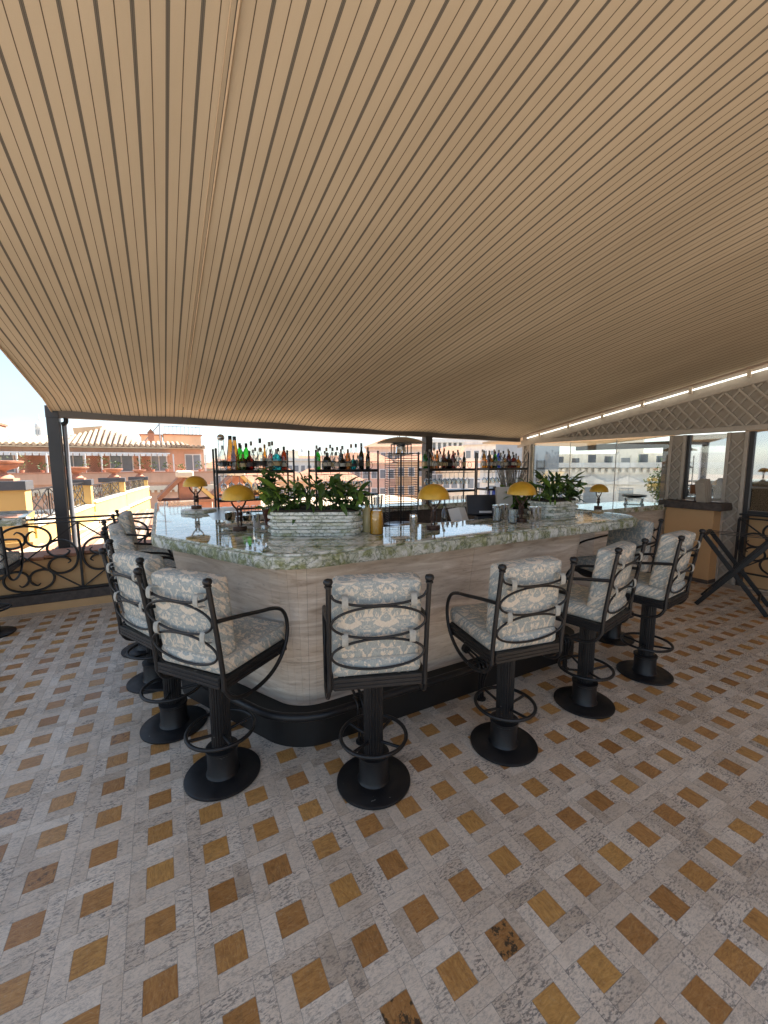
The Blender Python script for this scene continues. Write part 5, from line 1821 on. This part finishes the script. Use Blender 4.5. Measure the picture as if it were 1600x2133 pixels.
for k in range(40):
    x = -3.1 + k * 0.135
    if x > 2.1:
        break
    MB().tube([(x, 0.05, 0.41), (x, 12, -0.16)], 0.05, 8).build('tile_row', M['roof'] if k % 3 else M['roof_red'], lr_, smooth=60)


lt = MB().box(0.46, 9.5, 6.0, 17.5, -0.6, 0.12).build('bounce_terrace', simple('terracotta_bounce_paving', (0.52, 0.39, 0.28), 0.85, 0, 0.15, 2))  # hidden deck added so its sun bounce warms the awning near the beam
tag(lt, kind='structure')


def gable(label, x, y, w2, z0, z1):
    t = thing('gabled_hood', label, 'gable', (x, y, 0))
    MB().box(-w2 * 1.02, w2 * 1.02, 0.0, 0.75, -2.5, z0 - 0.06).build('brick_base', M['terra'], t)
    MB().box(-w2 * 1.1, w2 * 1.1, -0.05, 0.8, z0 - 0.058, z0).build('ledge', M['roof_red'], t)
    for s_ in (-1, 1):
        MB().bar((s_ * w2 * 1.08, 0.36, z0 + 0.02), (s_ * 0.02, 0.36, z1 - 0.04), 0.8, 0.075, (0, 0, 1)).build('roof_slab', M['yellow'] if s_ > 0 else M['roof_red'], t)  # sunlit right slope and shaded left slope are put into the two colours
    MB().box(-0.16, 0.16, -0.06, 0.8, z1 - 0.10, z1 + 0.035).build('ridge_cap', M['cream'], t, bevel=0.03)
    MB().box(-0.13, 0.13, 0.1, 0.65, z0, z1 - 0.12).build('flue', M['terra'], t)


gable('pitched chimney hood left of the leftmost bottle rack', 0.46, 9.5, 0.48, 0.83, 1.40)
gable('second pitched chimney hood partly behind the leftmost rack', 1.62, 10.2, 0.5, 0.83, 1.40)

# ================================================================== FAR SALMON BUILDING
FB = thing('salmon_building', 'long salmon building with tiled roof and planted balcony', 'building', (-3, 28, 0))
MB().box(-8, 5.55, 0.9, 9, -18.5, 2.55).build('upper_wall', M['pink'], FB)
MB().box(-8, 5.7, -0.7, 0.9, -18.5, 0.55).build('lower_wall', M['pink'], FB)
MB().box(-8, 5.9, -0.82, -0.60, 0.55, 1.12).build('balcony_parapet', M['pink'], FB)
MB().box(-8, 5.95, -0.86, -0.56, 1.12, 1.17).build('parapet_coping', M['terra'], FB)
MB().box(-8, 5.9, -0.95, -0.69, 0.12, 0.36).build('cornice', M['cream'], FB)
for k in range(46):
    MB().box(-8 + k * 0.3, -7.85 + k * 0.3, -0.92, -0.69, -0.02, 0.118).build('dentil', M['cream'], FB)
MB().box(-8, 5.6, 0.35, 0.92, 2.56, 2.68).build('eaves_cornice', M['cream'], FB)
MB().box(-8, 3.6, -0.35, 0.9, 2.2, 2.26, Matrix.Rotation(R(-4), 4, 'X')).build('balcony_awning', M['white'], FB)
for k in range(40):
    MB().box(-7.9 + k * 0.285, -7.66 + k * 0.285, -0.352, -0.34, 2.08, 2.215).build('valance_flap', M['white'], FB)


def ridge(x):
    # local x; a hip rises around x = 0
    return 3.22 + max(0, 0.62 * (1 - abs(x - 0.0) / 1.9)) - (0.18 if x > 1.5 else 0)


V, Fc = [], []
xs = [-8 + 0.275 * k for k in range(50)]
for x in xs:
    e = 0.75 if x < 4.6 else 0
    zr = ridge(x) if x < 4.3 else max(2.72, ridge(4.3) - (x - 4.3) * 0.42)
    V += [(x, 0.2, 2.68), (x, 3.2, zr), (x, 3.2, 2.6), (x, 0.2, 2.6)]
for k in range(len(xs) - 1):
    for q in range(4):
        l = (q + 1) % 4
        Fc.append((4 * k + q, 4 * k + 4 + q, 4 * k + 4 + l, 4 * k + l))
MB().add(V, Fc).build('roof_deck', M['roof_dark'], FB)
for k, x in enumerate(xs):
    zr = ridge(x) if x < 4.3 else max(2.72, ridge(4.3) - (x - 4.3) * 0.42)
    P = [(x, 0.1, 2.70), (x, 1.1, 2.70 + (zr - 2.68) / 3), (x, 2.1, 2.70 + (zr - 2.68) * 2 / 3), (x, 3.2, zr + 0.02)]
    MB().tube(P, 0.095, 8).build('tile_row', M['roof'], FB, smooth=60)
MB().box(-1.0, 0.5, 3.0, 4.5, 3.2, 3.95, Matrix.Rotation(R(-7), 4, 'Y')).build('roof_cabin', M['ochre2'], FB)
ch = MB().box(2.45, 2.8, 3.0, 3.4, 3.0, 3.62).build('chimney', M['terra'], FB)
MB().add([(2.40, 2.95, 3.62), (2.85, 2.95, 3.62), (2.85, 3.45, 3.62), (2.40, 3.45, 3.62), (2.62, 2.95, 3.92), (2.62, 3.45, 3.92)], [(0, 1, 4), (2, 3, 5), (1, 2, 5, 4), (3, 0, 4, 5), (0, 3, 2, 1)]).build('chimney_hood', M['roof_red'], ch)
wn = [(-4.55, 1.5), (-2.15, 0), (-7.1, 0), (-1.55, 0), (0.55, 1), (3.0, 0), (5.0, 0)]
for x, wd in ((-7.3, 1.9), (-5.9, 0.9), (-4.6, 1.6), (-1.5, 1.5), (1.05, 1.2), (3.0, 0.9), (4.9, 0.95)):
    f_ = MB().box(x - wd / 2, x + wd / 2, 0.84, 0.90, 1.15, 2.25).build('window', M['white'], FB)
    for q in range(max(1, round(wd / 0.5))):
        n_ = max(1, round(wd / 0.5))
        a = x - wd / 2 + 0.05 + q * (wd - 0.06) / n_
        MB().box(a, a + (wd - 0.06) / n_ - 0.06, 0.825, 0.838, 1.22, 2.18).build('pane', M['window'], f_)
for x in (-6.7, -5.2, -3.4, -2.2, -0.55, 0.2, 2.0, 3.75, 5.5):
    MB().box(x - 0.035, x + 0.035, -0.5, -0.43, 1.17, 2.2).build('balcony_post', M['white'], FB)
for x0, x1 in ((-0.5, 0.35), (1.85, 2.45), (-3.3, -2.6)):
    mb = MB()
    n_ = 9
    for q in range(-8, 16):
        for s_ in (1, -1):
            xa = x0 + q * 0.12
            pts = [(xa + s_ * u * 0.9, 1.2 + u) for u in [0.05 * w_ for w_ in range(19)]]
            pts = [p for p in pts if x0 <= p[0] <= x1]
            if len(pts) > 2:
                mb.bar((pts[0][0], 0.8 - 0.004 * s_, pts[0][1]), (pts[-1][0], 0.8 - 0.004 * s_, pts[-1][1]), 0.02, 0.01, (0, 1, 0))
    mb.build('trellis', M['terra'], FB)
for k in range(7):
    xw = -6.8 + k * 2.05
    f_ = MB().box(xw - .5, xw + .5, -0.76, -0.69, -2.6, -0.75).build('window', M['white'], FB)
    MB().box(xw - .42, xw - .03, -0.775, -0.762, -2.5, -0.85).build('pane', M['window'], f_)
    MB().box(xw + .03, xw + .42, -0.775, -0.762, -2.5, -0.85).build('pane', M['window'], f_)
    MB().box(xw + .52, xw + .92, -0.78, -0.71, -2.6, -0.75).build('shutter', M['white'], f_)
lr = random.Random(3)
for k in range(16):
    x = -7.2 + k * 0.82 + lr.uniform(-.2, .2)
    t = thing('balcony_plant', ORD[k] + ' potted plant from the left along the far salmon balcony', 'plant', (-3 + x, 27.55, 1.17), 0, 'potted plants along the far balcony')
    MB().lathe([(0.07, -0.05), (0.11, 0.14), (0.1, 0.14), (0, 0.12)], 10).build('pot', M['terra'], t, smooth=45)
    mb = MB()
    hh = lr.uniform(0.25, 0.85)
    for q in range(40):
        p = Vector((lr.gauss(0, 0.14), lr.gauss(0, 0.12), 0.15 + hh * lr.random()))
        d = Vector((lr.gauss(0, 1), lr.gauss(0, 1), lr.gauss(0.4, 0.6))).normalized() * 0.12
        e = d.cross(Vector((lr.gauss(0, 1), lr.gauss(0, 1), lr.gauss(0, 1)))).normalized() * 0.035
        mb.add([p, p + d * 0.5 + e, p + d, p + d * 0.5 - e], [(0, 1, 2, 3)])
    mb.build('foliage', M['far_leaf'], t)

# roof cabin, antenna, campanile top behind the salmon roof
rcb = thing('roof_cabin', 'ochre roof cabin with railing behind the salmon roof', 'building', (3.3, 36, 0))
MB().box(-4.4, -3.0, 0, 3, -18.5, 3.8).build('wall', M['ochre2'], rcb)
MB().box(-2.9, -0.3, -0.3, 3, -18.5, 3.85).build('wall', M['ochre2'], rcb)
MB().box(-4.5, -2.98, -0.12, 3.1, 3.802, 3.88).build('coping', M['roof_red'], rcb)
MB().box(-2.95, -0.2, -0.42, 3.1, 3.852, 3.93).build('coping', M['roof_red'], rcb)
mb = MB()
for k in range(10):
    mb.box(-2.8 + k * 0.27, -2.77 + k * 0.27, -0.3, -0.27, 3.93, 4.5)
mb.box(-2.8, -0.35, -0.3, -0.27, 4.48, 4.52)
mb.build('roof_railing', M['pipe'], rcb)
an = thing('antenna', 'thin television antenna above the salmon roof', 'antenna', (0.15, 33, 3.0))
mb = MB()
mb.tube([(0, 0, -0.5), (0, 0, 2.7)], 0.035, 6)
mb.tube([(0, 0, 1.4), (-1.1, 0, 0.0)], 0.03, 6)
mb.tube([(-0.7, 0, 1.6), (0.4, 0, 1.75)], 0.025, 6)
for k in range(5):
    mb.tube([(-0.6 + k * 0.22, -0.3, 1.62 + k * 0.03), (-0.6 + k * 0.22, 0.3, 1.62 + k * 0.03)], 0.015, 5)
mb.build('mast', M['pipe'], an)


def dome(name, label, az, D, zb, r, hgt, drum, lant, mw, md):
    a = R(az)
    t = thing(name, label, 'dome', (D * math.sin(a), D * math.cos(a), 0), -a)
    MB().lathe([(r * 1.02, -18.5), (r * 1.02, zb - drum), (r * 1.12, zb - drum), (r * 1.12, zb - drum * 0.93), (r * 0.98, zb - drum * 0.92), (r * 0.98, zb - 0.06 * r), (r * 1.1, zb - 0.05 * r), (r * 1.1, zb)], 40).build('drum', mw, t, smooth=35)
    prof = [(r * math.cos(R(q * 7.3)) ** 0.8, zb + hgt * math.sin(R(q * 7.3))) for q in range(12)]
    MB().lathe([(r, zb)] + prof + [(r * 0.14, zb + hgt)], 40).build('shell', md, t, smooth=50)
    for k in range(16):
        b = 2 * math.pi * k / 16
        P = [(q[0] * 1.01 * math.cos(b), q[0] * 1.01 * math.sin(b), q[1]) for q in prof]
        MB().tube(P, r * 0.025, 5).build('rib', mw, t)
        f_ = MB().box(-r * 0.07, r * 0.07, -r * 1.01, -r * 0.95, zb - drum * 0.78, zb - drum * 0.25, Matrix.Rotation(b, 4, 'Z')).build('window', M['window'], t)
    MB().lathe([(r * 0.16, zb + hgt * 0.96), (r * 0.16, zb + hgt + lant * 0.5), (r * 0.2, zb + hgt + lant * 0.52), (r * 0.12, zb + hgt + lant * 0.7), (r * 0.02, zb + hgt + lant * 0.8), (r * 0.015, zb + hgt + lant * 1.2), (0, zb + hgt + lant * 1.21)], 16).build('lantern', mw, t, smooth=40)


dome('church_dome', 'small stone dome behind the awning post at the left', -11.0, 120, 9.9, 0.85, 1.2, 2.0, 1.5, M['pale'], M['pale'])
dome('church_dome', 'large pale dome on the skyline between the first two racks', 17.5, 420, 2.0, 10.5, 11.5, 9, 6, M['white_st'], M['lead'])
st = thing('rooftop_mast_house', 'brick rooftop house with aerials at the left edge', 'building', (-11.2, 40, 0))
MB().box(-2, 0.75, 0, 3, -18.5, 4.6).build('wall', M['pink'], st)
MB().box(-2.1, 0.85, -0.1, 3.1, 4.6, 4.75).build('coping', M['roof_red'], st)
for k in range(4):
    MB().tube([(-1.5 + k * 0.6, 1, 4.75), (-1.5 + k * 0.6, 1, 5.6 + (k * 7 % 3) * 0.6)], 0.03, 5).build('aerial', M['pipe'], st)

# ================================================================== CITY
def house(label, az, D, wd, dp, z1, wall, roof, cols, rows, kind='hip', ww=0.9, wh=1.5, turn=0, name='town_house'):
    a = R(az)
    t = thing(name, label, 'building', (D * math.sin(a), D * math.cos(a), 0), -a + R(turn))
    MB().box(-wd / 2, wd / 2, 0, dp, -18.5, z1).build('wall', M[wall], t)
    MB().box(-wd / 2 - 0.2, wd / 2 + 0.2, -0.25, dp + 0.2, z1 + .002, z1 + 0.22).build('cornice', M['cream'], t)
    zr = z1 + 0.22
    if kind == 'hip':
        h_ = min(wd, dp) * 0.16
        x2, y2 = wd / 2 + 0.35, -0.4
        q = min(wd * 0.3, dp * 0.5)
        MB().add([(-x2, y2, zr), (x2, y2, zr), (x2, dp + .4, zr), (-x2, dp + .4, zr), (-x2 + q, dp / 2, zr + h_), (x2 - q, dp / 2, zr + h_)], [(0, 1, 5, 4), (2, 3, 4, 5), (1, 2, 5), (3, 0, 4), (0, 3, 2, 1)]).build('roof', M[roof], t)
    else:
        MB().box(-wd / 2 - .1, wd / 2 + .1, -.1, dp, zr, zr + 0.5).build('roof_parapet', M[wall], t)
        MB().box(-wd * 0.2, wd * 0.15, 2, 5, zr, zr + 2.2).build('roof_cabin', M[roof], t)
    fm = MB().box(-ww / 2 - .12, ww / 2 + .12, -0.09, 0.0, 0, wh + .2).mesh('window')
    fm.materials.append(M['white'])
    pm = MB().box(-ww / 2, ww / 2, -0.12, -0.092, 0.1, wh + .08).mesh('pane')
    pm.materials.append(M['window'])
    for r_ in range(rows):
        for c in range(cols):
            x = -wd / 2 + wd * (c + 0.5) / cols
            z = z1 - 0.9 - wh - r_ * (wh + 1.5)
            o = obj('window', fm, None, t, (x, 0, z))
            obj('pane', pm, None, o)
    return t


CITY = [
    ('orange town house seen under the third rack', 36.0, 60, 3.6, 8, 0.9, 'ochre2', 'roof_red', 3, 2, 'hip'),
    ('rose town house left of the patio heater', 25.5, 60, 10, 10, 1.6, 'rose', 'roof_red', 5, 4, 'hip'),
    ('cream block with many windows behind the heater', 30.5, 72, 11, 12, 4.4, 'cream', 'roof_red', 6, 4, 'hip'),
    ('salmon house low behind the large planter', 20.5, 48, 9, 9, -0.6, 'pink', 'roof_red', 5, 3, 'hip'),
    ('ochre house low behind the basil pot', 13.5, 44, 7, 9, -0.2, 'ochre2', 'roof_red', 4, 3, 'hip'),
    ('pale house with flat roof left of the second rack', 15.8, 90, 12, 12, 2.2, 'pale', 'cream', 6, 4, 'flat'),
    ('yellow house right of the third rack', 41.2, 52, 8, 9, 0.6, 'cream', 'roof_red', 5, 3, 'hip'),
    ('tall pale block behind the rightmost rack', 44.6, 70, 12, 12, 4.6, 'pale', 'cream', 6, 5, 'flat'),
    ('rose block between the third and rightmost racks', 39.5, 95, 16, 12, 3.8, 'rose', 'roof_red', 8, 4, 'hip'),
    ('far cream row of houses under the skyline dome', 19.5, 140, 34, 14, 2.2, 'cream', 'roof_red', 12, 3, 'hip'),
    ('far ochre row of houses behind the second rack', 24.5, 170, 40, 14, 3.0, 'ochre2', 'roof', 14, 3, 'hip'),
    ('far rose row of houses behind the leftmost rack', 10.5, 120, 26, 14, 1.9, 'rose', 'roof', 9, 3, 'hip'),
    ('cream house at the foot of the gabled hoods', 8.5, 58, 8, 9, 0.9, 'cream', 'roof_red', 4, 3, 'hip'),
    ('far pale block behind the middle awning post', 34.0, 150, 24, 14, 4.5, 'pale', 'roof', 9, 3, 'hip'),
    ('dark-roofed ochre block right of the heater', 33.2, 60, 6, 9, 1.9, 'ochre2', 'roof_red', 3, 4, 'hip'),
    ('salmon corner house low behind the leftmost rack', 10.4, 36, 4.5, 8, -0.6, 'pink', 'roof_red', 3, 2, 'hip'),
]
for (lab, az, D, wd, dp, z1, wl, rf, c, r_, kd) in CITY:
    house(lab, az, D, wd, dp, z1, wl, rf, int(c * 1.6), r_ + 1, kd, 0.62 + D * 0.002, 1.1 + D * 0.002)
# long white monument on the skyline
mo = thing('monument', 'long white colonnaded monument on the skyline at the right', 'monument', (230 * math.sin(R(39)), 230 * math.cos(R(39)), 0), R(-39 + 14))
MB().box(-22, 26, 0, 16, -18.5, 9.0).build('base', M['white_st'], mo)
MB().box(-23, 27, -1, 17, 13.4, 15.4).build('entablature', M['white_st'], mo)
MB().box(-22, 26, 4, 16, 9, 13.4).build('back_wall', M['lead'], mo)
for k in range(17):
    MB().lathe([(0.75, 9.0), (0.7, 13.4)], 12, (-21 + k * 2.9, 0.8, 0)).build('column', M['white_st'], mo, smooth=60)
MB().add([(-23, -1, 15.4), (27, -1, 15.4), (27, 17, 15.4), (-23, 17, 15.4), (-18, 8, 17.5), (22, 8, 17.5)], [(0, 1, 5, 4), (2, 3, 4, 5), (1, 2, 5), (3, 0, 4)]).build('roof', M['lead'], mo)
MB().box(14, 24, -1.5, 12, 15.5, 20.0).build('pavilion', M['white_st'], mo)
MB().box(13, 25, -2.5, 13, 20.0, 21.0).build('pavilion_cornice', M['white_st'], mo)
# palace seen through the glass wall
pa = thing('palace', 'pale ornate palace front seen through the glass wall', 'building', (34 * math.sin(R(57)), 34 * math.cos(R(57)), 0), R(-57 + 6))
MB().box(-9, 10, 0, 12, -18.5, 1.3).build('wall', M['white_st'], pa)
for z, h, d in ((1.3, 0.35, 0.7), (0.1, 0.18, 0.3), (-1.7, 0.25, 0.45)):
    MB().box(-9.2, 10.2, -d, 0.3 if z > 1 else -0.002, z, z + h).build('cornice', M['white_st'], pa)
for k in range(44):
    MB().box(-8.9 + k * 0.43, -8.68 + k * 0.43, -0.42, -0.003, 0.95, 1.25).build('dentil', M['pale'], pa)
for k in range(8):
    x = -7.8 + k * 2.3
    f_ = MB().box(x - .62, x + .62, -0.12, -0.003, -1.35, 0.0).build('window', M['pale'], pa)
    MB().box(x - .45, x + .45, -0.15, -0.122, -1.3, -0.15).build('pane', M['window'], f_)
    MB().add([(x - .9, -0.35, 0.28), (x + .9, -0.35, 0.28), (x, -0.35, 0.72), (x - .9, -0.003, 0.28), (x + .9, -0.003, 0.28), (x, -0.003, 0.72)], [(0, 1, 2), (5, 4, 3), (0, 3, 4, 1), (1, 4, 5, 2), (2, 5, 3, 0)]).build('pediment', M['white_st'], f_)
MB().box(-9, 10, 5, 12, 1.66, 2.4).build('attic', M['cream'], pa)
MB().box(-7.6, -6.3, 1.2, 2.6, 1.66, 3.6).build('chimney_tower', M['yellow'], pa)
MB().box(1.5, 3.2, 5, 7, 2.4, 3.6).build('roof_cabin', M['cream'], pa)
for k in range(9):
    MB().box(-5.5 + k * 1.1, -5.0 + k * 1.1, 0.4, 0.9, 1.66, 2.0 + (k * 5 % 3) * 0.12).build('roof_unit', M['slate'], pa)
gt = thing('grey_tower', 'grey plastered wall with an arched niche beyond the far pilaster', 'building', (17 * math.sin(R(49.2)), 17 * math.cos(R(49.2)), 0), R(-49))
MB().box(-1.6, 0.75, 0, 3, -18.5, 2.9).build('wall', M['lead'], gt)
MB().box(-0.05, 0.25, -0.06, -0.002, 0.9, 1.7).build('niche', M['slate'], gt)
ot = thing('olive_tree', 'bushy evergreen shrub beyond the glass wall', 'tree', (11.2, 5.6, 0))
MB().tube(spl([(0, 0, -0.3), (0.05, 0, 0.5), (-0.03, 0.05, 1.0)], 5), [0.06] * 11, 8).build('trunk', M['wood'], ot, smooth=60)
lr = random.Random(21)
mb = MB()
for k in range(1500):
    c = lr.choice([(0, 0, 1.25, .4), (-.28, .1, 1.05, .28), (.3, 0, 1.1, .3), (.05, -.1, 1.6, .26), (-.15, 0, .85, .25)])
    d = Vector((lr.gauss(0, 1), lr.gauss(0, 1), lr.gauss(0, 1))).normalized() * c[3] * lr.random() ** 0.4
    p = Vector(c[:3]) + d
    u = Vector((lr.gauss(0, 1), lr.gauss(0, 1), lr.gauss(0, 1))).normalized() * 0.09
    v = u.cross(Vector((lr.gauss(0, 1), lr.gauss(0, 1), lr.gauss(0, 1)))).normalized() * 0.022
    mb.add([p, p + u * .5 + v, p + u, p + u * .5 - v], [(0, 1, 2, 3)])
mb.build('crown', M['far_leaf'], ot)
